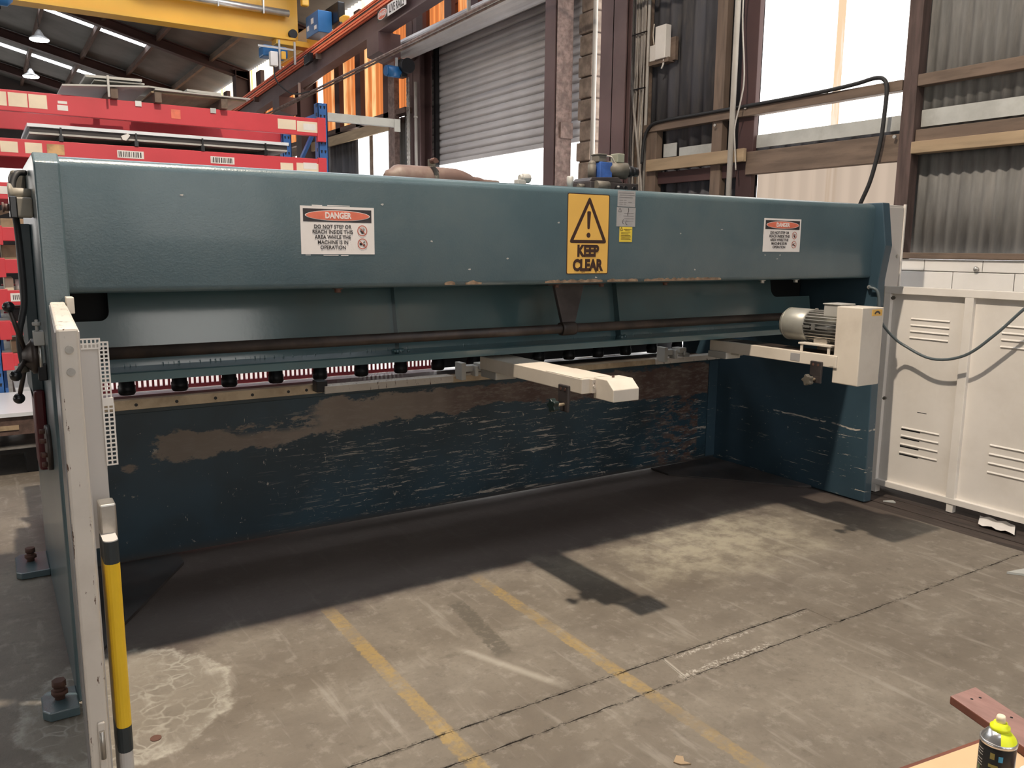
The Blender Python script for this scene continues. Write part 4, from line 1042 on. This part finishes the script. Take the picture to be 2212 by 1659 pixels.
# ------------------------------------------------------------------ foreground bench
bench=thing('timber_bench','low bench with a tan board top at the bottom right corner','bench',(1.75,.5,0))
edge=Vector((1.84-1.632,.861-.89,0)).normalized(); nrm=Vector((edge.y,-edge.x,0))
p0=Vector((1.50,.908,0)); p1=Vector((2.30,.797,0))
top=[tuple(p0)[:2],tuple(p1)[:2],tuple(p1-Vector((.08,.55,0)))[:2],tuple(p0-Vector((.08,.55,0)))[:2]]
MB().prism(top,'Z',.445,.450).build('top_sheet',m_plankedge,bench,.001)
MB().prism([(x,y+(.014 if i_<2 else 0)) for i_,(x,y) in enumerate(top)],'Z',.425,.4448).build('top_board',m_plankred,bench,.001)
for x,y in ((1.56,.82),(2.18,.74),(1.50,.42),(2.10,.36)): MB().box(x-.03,x+.03,y-.03,y+.03,0,.425).build('leg',m_timber,bench)
pl=MB()
d0=Vector((-.034,-.102,0)).normalized(); w0=Vector((.097,-.010,0))
a=Vector((1.921,.988,.45)); q=[a,a+w0,a+w0+d0*.62,a+d0*.62]
# the plank lies over the bench top, sticking out past its edge
pl.prism([(v.x,v.y) for v in q],'Z',.452,.474)
pk=pl.build('red_plank',m_plank,None,.003); pk.data.materials.append(m_plankred)
for p_ in pk.data.polygons:
    if abs(p_.normal.z)<.5: p_.material_index=1
tag(pk,'weathered red-brown plank with nail holes sticking out behind the spray can','plank')
b=MB()
for u,v in ((.42,.035),(.68,.04),(.35,.12),(.72,.13),(.5,.2)):
    c=a+w0*u+d0*v; b.cyl((c.x,c.y,.4738),(c.x,c.y,.4745),.0035,8)
b.build('nail_hole',m_black,pk)
can=thing('spray_can','black aerosol can with neon yellow overspray on its silver shoulder','spray can',(1.625,.733,.45))
cx,cy=1.625,.733
MB().lathe([(0,.031),(.004,.0325),(.142,.0325),(.146,.031)],(cx,cy,.450),(0,0,1),32).build('body',m_can,can)
MB().lathe([(0,.0335),(.004,.0338),(.008,.033)],(cx,cy,.592),(0,0,1),32).build('rim',m_canmetal,can)
def half(prof,a0,a1,m,nm,off=0):
    b=MB();n=16;vs=[];fs=[]
    for t_,r in prof:
        for i in range(n+1):
            a_=a0+(a1-a0)*i/n; vs.append((cx+(r+off)*math.cos(a_),cy+(r+off)*math.sin(a_),.598+t_))
    for k in range(len(prof)-1):
        for i in range(n): fs.append((k*(n+1)+i,k*(n+1)+i+1,(k+1)*(n+1)+i+1,(k+1)*(n+1)+i))
    b.add(vs,fs,True); b.build(nm,m,can)
shp=[(0,.0325),(.006,.030),(.014,.0235),(.020,.018),(.0205,.0165)]
va=math.atan2(-cy,-cx)  # direction toward the photographer
half(shp,va+.15,va+.15-math.pi*1.15,m_canmetal,'shoulder'); half(shp,va+.15,va+.15+math.pi*.85,m_canyel,'painted_shoulder')
MB().lathe([(0,.0165),(.003,.018),(.008,.018),(.010,.013),(.016,.012)],(cx,cy,.618),(0,0,1),24).build('valve_cup',m_canyel,can)
MB().lathe([(0,.0085),(.012,.0085),(.016,.007)],(cx,cy,.632),(0,0,1),16).build('nozzle',m_label,can)
def patch(u0,u1,z0,z1,m,nm):
    b=MB();n=8;vs=[]
    for i in range(n+1):
        a_=va+u0+(u1-u0)*i/n
        for z in (z0,z1): vs.append((cx+.0329*math.cos(a_),cy+.0329*math.sin(a_),.45+z))
    b.add(vs,[(2*i,2*i+2,2*i+3,2*i+1) for i in range(n)],True); return b.build(nm,m,can)
for z in (.128,.122,.116,.106,.100,.094): patch(-1.25,-.80,z,z+.0022,m_alu,'label_line')
for z in (.080,.060,.04): patch(-1.2,-.95,z,z+.012,m_cangreen,'label_emblem')
patch(-.35,-.10,.118,.131,m_canolive,'label_dot'); patch(.10,.34,.116,.128,m_canblue,'label_dot')
patch(-.40,.12,.100,.107,m_canolive,'label_band'); patch(-.42,.50,.078,.086,m_labely,'label_band'); patch(-.42,.35,.060,.068,m_canolive,'label_band'); patch(-.42,.55,.045,.049,m_canolive,'label_band'); patch(-.42,.45,.02,.03,m_labely,'label_band')
b=MB(); vs=[]
for i in range(9):
    for j in range(6):
        t_=i/8
        vs.append((1.415+.16*t_+.02*j/5,.845-.02*t_+.022*j/5,.452+.014*math.sin(pi*t_)*(1-.4*j/5)+.004*math.sin(5*t_+j)))
b.add(vs,[(i*6+j,i*6+j+1,i*6+j+7,i*6+j+6) for i in range(8) for j in range(5)],True)
tag(b.build('cardboard_flap',m_card),'curled brown cardboard scrap at the edge of the tan board','cardboard')
b=MB(); vs=[]
for i in range(6):
    for j in range(6): vs.append((1.74+.10*i/5,.745-.10*j/5,.476+.006*math.sin(i*1.3+j)))
b.add(vs,[(i*6+j,i*6+j+1,i*6+j+7,i*6+j+6) for i in range(5) for j in range(5)],True)
tag(b.build('paper_note',m_paper),'white paper lying on the red plank behind the spray can','paper')

# ------------------------------------------------------------------ services on the right wall
jb=thing('junction_box','white cable junction box on a timber scrap high on the wall','electrical box',(5.43,5.93,3.4))
MB().box(5.39,5.47,5.835,6.10,3.235,3.275).box(5.44,5.475,5.80,6.08,3.25,3.45).build('backing_board',m_timber,jb)
MB().box(5.37,5.44,5.86,6.0,3.27,3.56).build('box',m_white,jb,.006)
MB().box(5.385,5.44,6.005,6.085,3.27,3.41).build('small_box',m_white,jb,.005)
MB().cyl((5.40,5.90,3.27),(5.40,5.90,3.245),.012,10).tube([(5.40,5.90,3.25),(5.395,5.91,3.21),(5.40,5.93,3.19)],.008,8).build('gland',m_white,jb)
MB().tube([(5.40,6.04,3.41),(5.40,6.06,3.5),(5.40,6.05,3.6)],.006,6).build('lead',m_cablew,jb)
tag(MB().cyl((5.318,4.963,1.0),(5.318,4.963,5.5),.0235,14).build('conduit',m_pvc),'pale straight conduit running up the wall between timber post and bright panel','conduit')
tag(MB().cyl((5.42,6.955,1.0),(5.42,6.955,5.5),.024,14).build('conduit',m_pvc),'pale conduit running up beside the brown block pier','conduit')
tag(MB().tube([(5.29,4.84,4.6),(5.285,4.81,4.1),(5.285,4.88,3.5),(5.285,4.83,2.95),(5.285,4.85,2.75),(5.285,4.90,2.55),(5.285,4.89,2.4),(5.29,4.87,2.2)],.006,8).build('thin_wire',m_pvc),'thin loose grey wire drooping in front of the pale conduit','wire')
tag(MB().tube([(5.36,3.80,1.75),(5.36,3.735,1.90),(5.36,3.67,2.06),(5.36,3.62,2.30),(5.36,3.605,2.50),(5.355,3.60,2.66),(5.355,3.63,2.725),(5.355,3.70,2.742),(5.36,3.85,2.728),(5.362,4.1,2.717),(5.365,4.6,2.712),(5.365,5.3,2.712),(5.365,5.85,2.712),(5.362,6.02,2.68),(5.355,6.09,2.55),(5.35,6.10,2.35)],.0145,10).build('flexible_conduit',m_rubber),'thick black ribbed hose curving down from the timber girt to the shear','hose')
run=thing('cable_run','bundle of old cables and conduits running down beside the brown column','cables',(5.45,6.3,1.2))
MB().box(5.445,5.478,6.14,6.50,1.0,5.4).build('backing_board',m_timber,run)
random.seed(5)
k=0
for i in range(15):
    y=6.15+.022*i+random.uniform(-.004,.004)
    x=5.43-random.choice((0,.012,.024))
    yb_=y+random.uniform(-.06,.05)
    if i in (0,4,8):  # straight conduits
        MB().cyl((5.425,y,1.2),(5.425,y,5.4),.016,10).build('conduit',m_cableg if i else m_pvc,run)
        continue
    pts=[(x,y+random.uniform(-.01,.01),5.42),(x,y+random.uniform(-.015,.015),4.6),(x,y+random.uniform(-.02,.02),3.6),(x-.01,(y+yb_)/2+random.uniform(-.02,.02),3.0),(x-.015,yb_+random.uniform(-.02,.02),2.55),(x-.01,yb_+random.uniform(-.03,.02),2.2),(x,yb_,1.4)]
    MB().tube(pts,random.choice((.006,.008,.010)),6,5).build('cable',random.choice((m_cablew,m_cableg,m_pvc)),run)
MB().tube([(5.40,6.42,5.5),(5.39,6.40,4.4),(5.385,6.36,3.5),(5.38,6.30,3.0),(5.38,6.20,2.5),(5.39,6.14,2.1),(5.40,6.12,1.6)],.013,8).build('cable',m_cableg,run)
for z in (3.05,3.55,3.95): MB().box(5.385,5.40,6.14,6.48,z,z+.008).build('cable_tie',m_black,run)

# ------------------------------------------------------------------ roller door drive and pipes
dm=thing('door_motor','blue roller door motor with gearbox hanging beside the drum','motor',(5.1,10.86,3.9))
MB().cyl((4.88,10.86,3.93),(5.07,10.86,3.93),.075,18).build('motor_body',m_blue2,dm)
MB().cyl((4.86,10.86,3.93),(4.88,10.86,3.93),.068,18).build('end_bell',m_blue2,dm)
MB().box(5.06,5.16,10.79,10.93,3.86,4.10).build('gearbox',m_black,dm,.01)
MB().cyl((5.13,10.70,4.0),(5.13,10.79,4.0),.10,18).build('pulley',m_black,dm)
MB().box(5.02,5.05,10.86,10.89,4.0,4.12).build('hanger',m_flash,dm)
for yy_ in (11.10,11.16):
    ch=MB()
    for k_ in range(46):
        z=3.84-.03*k_
        ch.obox((5.15,yy_-.36,z),(.016 if k_%2 else .005,.005 if k_%2 else .016,.034),0)
    ch.build('hand_chain',m_steel,dm,kind='stuff')
tag(MB().cyl((5.475,11.42,.5),(5.475,11.42,3.75),.022,10).build('door_conduit',m_pvc),'pale conduit down the brown column below the blue door motor','conduit')
tag(MB().cyl((5.475,11.19,.5),(5.475,11.19,3.9),.022,10).cyl((5.475,11.19,3.4),(5.475,11.19,3.43),.03,10).build('guide_conduit',m_pvc),'pale conduit at the left edge of the roller door','conduit')
tag(MB().cyl((5.255,11.55,4.745),(5.255,15.35,4.41),.028,10).build('service_pipe',m_steel),'steel service pipe running below the crane beam in front of the orange sheets','pipe')
tag(MB().cyl((5.10,2.6,5.02),(5.10,10.5,4.76),.028,10).build('service_pipe',m_steel),'steel service pipe under the crane beam above the roller door drum','pipe')
pb=thing('water_pipe','lower thin pair of pipes running past the roller door drum','pipe',(4.76,14,3.9))
MB().cyl((4.755,2.0,4.195),(4.755,30,3.815),.017,10).build('pipe',m_rustcol,pb)
MB().cyl((4.785,2.0,4.17),(4.785,30,3.79),.013,10).build('pipe',m_rustred,pb)
for y in (8.4,14.2): MB().box(4.75,4.79,y-.01,y+.01,4.2-.0136*(y-2),4.44-.045*(y-10.6)).build('hanger',m_zinc,pb)

# ------------------------------------------------------------------ crane runway and bridge crane
RU=.12
rw=thing('crane_runway','brown crane runway beam with orange live conductor rails along its side','runway beam',(4.9,14,4.2))
MB().box(4.88,4.892,2,30.5,4.47,4.83).box(4.80,4.98,2,30.5,4.455,4.475).box(4.80,4.98,2,30.5,4.82,4.84).build('beam',m_browncol,rw)
for i in range(4): MB().box(4.80,4.835,2,30.5,4.745+.042*i,4.772+.042*i).build('conductor_rail',m_orange,rw)
MB().box(4.835,4.86,2,30.5,4.735,4.905).build('rail_backing',m_orange,rw)
for y,w_ in ((11.12,.20),(15.6,.2),(20,.2),(24.4,.2)): MB().prism([(4.79,4.454),(5.12,4.454),(5.12,4.16),(5.02,4.14),(4.79,4.20)],'Y',y-w_,y+w_).build('corbel',m_browncol,rw)
for y in (9.2,13.4,17): MB().box(4.79,4.88,y-.012,y+.012,4.65,4.735).build('rail_bracket',m_rustred,rw)
MB().box(4.74,4.80,13.55,13.85,4.64,4.78).build('collector_shoe',m_black,rw,.01)
sg=MB().box(4.795,4.80,10.05,10.95,4.565,4.715).build('live_rails_sign',m_signw,rw,label='white and red DANGER LIVE RAILS sign')
MB().box(4.793,4.795,10.62,10.95,4.565,4.715).build('danger_panel',m_signk,sg)
def ellx(cy_,cz_,ry,rz,x,m,nm): MB().prism([(cy_+ry*math.cos(2*pi*i/32),cz_+rz*math.sin(2*pi*i/32)) for i in range(32)],'X',x-.001,x).build(nm,m,sg)
ellx(10.785,4.64,.150,.066,4.793,m_signw,'oval_rim'); ellx(10.785,4.64,.138,.056,4.7915,m_signr,'red_oval')
text('DANGER',m_signw,(4.789,10.785,4.632),.075,sg,'-X',.002,.82)
text('LIVE RAILS',m_ink,(4.7935,10.335,4.64),.14,sg,'-X',.003,.72)

for o in list(COL.objects):
    if o.type=='MESH' and (o.parent is rw or (o.parent is not None and o.parent.parent is rw)):
        for v in o.data.vertices: v.co.z-=.045*(v.co.y-10.6)
cr=thing('bridge_crane','yellow overhead bridge crane girder spanning the hall on the runway','crane',(0,14,4.9))
MB().box(-12,4.70,13.97,13.985,4.90,5.75).build('web',m_yellow,cr)
MB().box(-12,4.62,13.84,14.14,4.865,4.90).build('bottom_flange',m_yellow,cr)
MB().box(-12,4.62,13.84,14.14,5.74,5.77).build('top_flange',m_yellow,cr)
MB().box(4.30,4.85,13.86,14.12,4.78,4.87).build('saddle',m_yellow,cr,.01)
MB().box(4.86,5.10,13.98,15.6,4.80,5.14).build('end_carriage',m_yellow,cr,.015)
MB().cyl((4.60,13.9,4.98),(4.60,14.08,4.98),.07,14).build('buffer',m_rubber,cr)
MB().cyl((2.2,13.86,5.27),(4.52,13.86,5.27),.055,14).build('festoon_tube',m_zinc,cr)
for x in (2.6,3.4,4.1): MB().box(x-.01,x+.01,13.80,13.87,5.2,5.45).build('tube_clip',m_zinc,cr)
cb=MB().box(4.79,5.02,13.25,13.83,4.91,5.24).build('control_box',m_blue2,cr,.008)
for y_,z_,w_,h_ in ((13.73,5.01,.10,.075),(13.52,5.08,.11,.085),(13.38,4.97,.10,.06)):
    MB().box(4.786,4.79,y_-w_/2,y_+w_/2,z_,z_+h_).build('box_label',m_paper,cb)
MB().box(5.03,5.14,12.78,12.98,4.86,5.10).build('gear_housing',m_yellow,cr,.02)
MB().cyl((5.03,12.88,4.95),(5.00,12.88,4.95),.06,16).build('gear_cap',m_rubber,cr)
MB().box(5.03,5.15,13.0,13.7,5.05,5.35).build('drive_unit',m_black,cr,.02)
for z in (4.95,5.06,5.17): MB().box(5.0,5.12,13.32,13.5,z,z+.04).build('drive_fin',m_zinc,cr)
MB().box(4.66,4.78,13.6,13.7,5.36,5.62).build('hook_block',m_yellow,cr,.02)
MB().box(4.05,4.45,13.75,14.02,4.55,4.72).build('travel_motor',m_blue2,cr,.02)
MB().box(4.12,4.24,13.60,13.70,4.38,4.60).build('pendant_box',m_white,cr,.01)
MB().box(3.95,4.55,13.68,13.70,4.66,4.69).box(4.27,4.30,13.66,13.69,4.35,4.80).box(4.52,4.55,13.66,13.69,4.45,4.80).build('collector_arm',m_zinc,cr)
MB().box(4.30,4.37,13.60,13.66,4.50,4.62).build('limit_switch',m_yellow,cr,.01)
MB().tube([(4.18,13.65,4.38),(4.20,13.6,4.15),(4.45,13.6,3.98),(4.75,13.6,4.05)],.012,8).build('trailing_cable',m_rubber,cr)
ho=thing('chain_hoist','bright blue hoist body hanging under the yellow crane girder','hoist',(.52,13.8,4.9))
MB().lathe([(0,.10),(.05,.17),(.55,.17),(.62,.10)],(.02,13.6,4.88),(1,0,0),20).build('hoist_body',m_blue2,ho)
MB().box(.45,.60,13.50,13.7,4.95,5.1).build('hoist_label',m_paper,ho)
MB().box(.2,.5,13.84,14.05,4.72,4.862).build('trolley',m_black,ho)

# bay lamps in the far roof
for (x,y,z,l) in ((1.467,21.73,6.0,'nearer glowing bay lamp hanging under the far roof'),(1.522,26.52,6.0,'farther glowing bay lamp hanging under the far roof')):
    L=thing('bay_lamp',l,'lamp',(x,y,z),'bay lamps in the far roof')
    MB().lathe([(0,.20),(.02,.20),(.08,.10),(.14,.07),(.20,.03)],(x,y,z),(0,0,1),20).build('shade',m_lampshade,L)
    MB().lathe([(-.03,.18),(-.012,.195),(-.004,.195)],(x,y,z),(0,0,1),20).build('diffuser',e_lamp,L)
    MB().cyl((x,y,z+.25),(x,y,RZ(x)-.02),.008,6).build('hanging_rod',m_black,L)

# ------------------------------------------------------------------ pallet racking
rk=thing('pallet_rack','blue and red pallet rack behind the left end of the shear','rack',(1.35,7.75,0))
def upright(x0,x1,y0,y1,zt_):
    o=MB().box(x0,x0+.012,y0,y1,.0,zt_).box(x1-.012,x1,y0,y1,.0,zt_).box(x0,x1,y0,y0+.008,.0,zt_).build('upright',m_blue,rk,.003)
    b=MB(); z=.2
    while z<zt_-.03:
        for xx in (x0+.028,x1-.028): b.prism([(xx-.010,z+.012),(xx+.010,z+.012),(xx+.004,z-.014),(xx-.004,z-.014)],'Y',y0-.001,y0+.001)
        z+=.075
    b.build('slot_holes',m_black,o,kind='stuff')
    b=MB(); z=.2
    while z<zt_-.03:
        b.prism([(y0+.02,z),(y0+.045,z),(y0+.045,z+.03),(y0+.02,z+.03)],'X',x0-.001,x0+.001); z+=.075
    b.build('slot_holes',m_black,o,kind='stuff')
    return o
upright(2.575,2.665,7.20,7.29,2.785); upright(2.575,2.665,8.22,8.31,2.785)
upright(-.01,.075,7.20,7.29,2.785); upright(-.01,.075,8.22,8.31,2.785)
for x in (2.62,.08):
    MB().bar((x,7.25,1.5),(x,8.26,2.1),.03,.03).bar((x,7.25,2.70),(x,8.26,2.70),.03,.03).bar((x,8.26,2.1),(x,7.25,2.68),.03,.03).bar((x,7.25,.4),(x,8.26,1.4),.03,.03).build('brace',m_blue,rk)
levels=((2.498,2.645),(2.178,2.306),(1.872,1.992),(1.570,1.670),(1.334,1.436),(1.098,1.208),(.872,.975),(.642,.735))
for i,(z0,z1) in enumerate(levels):
    o=MB().box(.125,2.575,7.165,7.215,z0,z1).build('front_beam',m_red,rk,.004)
    MB().box(.125,2.575,8.27,8.31,z0+.0,z1).build('rear_beam',m_red,rk,.004)
    MB().box(2.555,2.63,7.155,7.20,z0-.045,z1+.01).build('beam_connector',m_red,o,.004)
    MB().box(.07,.145,7.155,7.20,z0-.03,z1+.01).build('beam_connector',m_red,o,.004)
    def lab(x0_,x1_,f0,f1,m,nm='beam_label',dy=0):
        h=z1-z0; MB().box(x0_,x1_,7.1625-dy,7.165-dy,z0+f0*h,z0+f1*h).build(nm,m,o)
    if i==0:
        for a_,b_ in ((.13,.245),(.255,.375),(.383,.50)): lab(a_,b_,.22,.88,m_label)
        lab(.565,.635,.22,.48,m_paper,'torn_label'); lab(.570,.632,.55,.68,m_paper,'torn_label')
        lab(2.21,2.365,.25,.80,m_label); lab(2.375,2.57,.18,.78,m_label); lab(2.43,2.54,.30,.66,m_paper,dy=.0015)
        lab(1.36,1.43,.30,.78,m_signr,'faded_label')
        for x in (1.10,1.66): MB().box(x,x+.045,7.155,7.2,z1-.035,z1+.004).build('beam_clip',m_zinc,o)
    elif i==1:
        for a_,b_,m_ in ((.18,.29,m_label),(.335,.445,m_label),(.475,.59,m_labelbrown)): lab(a_,b_,.22,.82,m_)
        lab(2.22,2.33,.15,.60,m_label); lab(2.36,2.57,.06,.66,m_label); lab(2.42,2.54,.28,.70,m_paper,dy=.0015)
        for x0_ in (.95,1.645):
            lab(x0_,x0_+.19,.28,.72,m_paper,'barcode_label')
            b=MB(); x=x0_+.01
            while x<x0_+.175:
                w=random.choice((.003,.006,.009)); b.box(x,x+w,7.1615,7.1625,z0+.34*(z1-z0),z0+.66*(z1-z0)); x+=w+random.choice((.004,.006,.010))
            b.build('barcode',m_ink,o)
    elif i==5:
        lab(.16,.29,.25,.80,m_paper,'barcode_label')
        b=MB()
        for k_ in range(8): b.box(.175+k_*.012,.180+k_*.012,7.1615,7.1625,z0+.04,z0+.075)
        b.build('barcode',m_ink,o)
    elif i==2: lab(.09,.30,.3,.75,m_paper)
    elif i==4: lab(.245,.30,.1,.8,m_paper)
    elif i==6: lab(.19,.33,.25,.80,m_label)
    elif i==7: lab(.26,.32,.05,.2,m_label)
gb=MB().box(2.665,3.36,7.20,7.24,2.640,2.712).box(3.30,3.36,7.19,7.20,2.60,2.712).build('grey_beam',m_flash,rk,.003)
# shelf decks under the small levels
for (z0,z1) in levels[1:2]+levels[3:]:
    MB().box(.06,2.6,7.22,8.27,z1-.035,z1-.015).build('shelf_deck',m_greypanel,rk)
# stored goods seen past the left end of the shear
def crate(x0,x1,y0,z0,h,m,l,cat='box',nm='storage_box'):
    b=MB().box(x0,x1,y0,y0+.35,z0,z0+h).build(nm,m,None,.006); tag(b,l,cat); return b
crate(.13,.29,7.30,1.422,.12,m_timberl,'brown carton on the rack shelf just above the white tub','carton','carton')
crate(.31,.40,7.28,1.422,.06,m_green,'small dark green tray beside the brown carton','tray','plastic_tray')
b=MB().lathe([(0,.035),(.09,.035)],(.235,7.30,1.194),(0,0,1),16).build('white_tub',m_paper); tag(b,'white tub on the shelf under the brown carton','tub')
crate(.13,.19,7.28,1.194,.10,m_label,'cream packet standing left of the white tub','packet','packet')
crate(.26,.42,7.32,1.194,.07,m_greypanel,'grey box beside the white tub','box','grey_box')
crate(.16,.40,7.34,.961,.10,m_blackpl,'black case on the shelf behind the hand wheel knob','case','black_case')
crate(.14,.40,7.34,.721,.09,m_card,'cardboard tray on the lowest visible rack shelf','tray','cardboard_tray')
crate(.14,.46,7.3,1.656,.08,m_timberl,'long pale timber box on the rack shelf above the brown carton','box','timber_box')
tag(MB().bar((.10,7.36,1.76),(.50,7.36,1.90),.05,.03).build('timber_batten',m_timberl),'pale timber batten leaning across the rack shelf above the timber box','timber')

# trays of sheet on the second level
zt2=2.306
tag(MB().box(.36,2.30,7.17,8.2,2.400,2.424).build('white_sheet_stack',m_whitesheet),'white edged sheet on top of the dark trays in the rack','sheet')
tag(MB().box(.375,2.29,7.19,8.2,2.366,2.398).build('dark_tray_sheet',m_traydk),'dark folded sheet under the white sheet in the rack','sheet')
tag(MB().box(.37,2.29,7.185,8.2,2.350,2.364).build('grey_tray_sheet',m_greypanel),'thin grey sheet between dark sheet and red beam','sheet')
for i,x in enumerate((.575,1.092,1.588,2.098)):
    tag(MB().box(x-.014,x+.014,7.155,8.2,2.307,2.349).box(x-.006,x+.006,7.155,7.168,2.349,2.405).build('tray_spacer',m_blackpl),['first','second','third','fourth'][i]+' black spacer under the sheets, counted from the left','spacer','black spacers in the rack')
tag(MB().prism([(.985,2.378),(1.035,2.400),(1.05,2.385),(1.02,2.345),(.995,2.35)],'Y',7.16,7.168).build('torn_paper',m_paper),'scrap of torn white paper hanging on the dark tray front','paper')

# grey sheets piled on top of the rack
for i,x in enumerate((.95,1.26,1.76)):
    tag(MB().box(x-.025,x+.025,7.10,8.25,2.646,2.72).build('timber_bearer',m_timber),['leftmost','middle','rightmost'][i]+' timber bearer on the top red beam under the grey sheets','timber')
def gsheet(x0,x1,y0,y1,z,tx,ty,th,l,m=m_greypanel):
    b=MB(); R=Matrix.Rotation(tx,3,'Y')@Matrix.Rotation(ty,3,'X')
    b.obox(((x0+x1)/2,(y0+y1)/2,z),(x1-x0,y1-y0,th),R)
    tag(b.build('grey_sheet',m),l,'sheet','grey sheets on the rack')
gsheet(1.22,1.95,7.15,8.2,2.727,.0,0,.012,'lowest tan sheet lying on the timber bearers',m_timberl)
gsheet(1.24,1.97,7.10,8.1,2.741,.0,0,.010,'thin grey sheet second from the bottom of the top pile')
gsheet(.60,1.19,7.08,7.9,2.727,-.085,.0,.012,'grey sheet drooping at the left of the top pile')
gsheet(.76,1.15,7.10,7.9,2.792,-.02,.0,.018,'topmost pale sheet of the pile on the rack')
gsheet(.82,1.17,7.12,7.9,2.771,-.02,.0,.010,'grey sheet just under the topmost pale sheet')
gsheet(1.20,1.45,7.15,7.9,2.785,.05,.07,.012,'grey sheet tilted toward the hall in the middle of the pile')
gsheet(1.48,1.74,7.12,7.9,2.760,.02,.0,.018,'small grey sheet at the right of the pile')
MB0=MB().box(.90,.915,7.06,7.075,2.646,2.80).build('steel_bracket',m_greypanel); tag(MB0,'thin upright grey bracket at the left of the sheet pile','bracket')

# sheet stack on the floor at the far left
ss=thing('sheet_stack','stack of white steel sheets on a timber pallet at the left edge','sheet stack',(-.8,7.2,0))
MB().box(-2.2,.33,6.22,7.13,.425,.45).build('white_sheet',m_whitesheet,ss)
MB().box(-2.2,.33,6.24,7.13,.30,.424).build('timber_layer',m_timberdk,ss)
MB().box(-.02,.12,6.232,6.24,.335,.365).build('timber_label',m_timberl,ss)
MB().box(-2.2,.36,6.26,7.13,.20,.215).build('steel_deck',m_steel,ss)
MB().box(-2.2,.30,6.40,7.13,.14,.20).build('pallet_board',m_black,ss)
for x in (-1.9,-.9,.15): MB().box(x,x+.10,6.40,7.13,.0,.14).build('pallet_runner',m_black,ss)
MB().box(-.16,-.03,6.30,6.5,.0,.16).build('steel_foot',m_steel,ss)
s2=thing('sheet_stack','white steel sheets lying inside the rack bay behind the floor stack','sheet stack',(1,7.9,0))
MB().box(.14,2.0,7.24,8.25,.425,.45).build('white_sheet',m_whitesheet,s2)
MB().box(.14,2.0,7.24,8.25,.0,.424).build('timber_layer',m_timberdk,s2)

# ------------------------------------------------------------------ lettering to plain meshes
bpy.context.view_layer.update()
dg=bpy.context.evaluated_depsgraph_get()
for o in [o for o in COL.objects if o.type=='FONT']:
    me=bpy.data.meshes.new_from_object(o.evaluated_get(dg))
    n_=bpy.data.objects.new('lettering',me); COL.objects.link(n_)
    n_.parent=o.parent; n_.matrix_parent_inverse=o.matrix_parent_inverse.copy()
    n_.location=o.location; n_.rotation_euler=o.rotation_euler; n_.scale=o.scale
    bpy.data.objects.remove(o)
for i,o in enumerate([o for o in COL.objects if o.name.startswith('lettering')]): o.name='lettering' if i==0 else 'lettering.%03d'%i
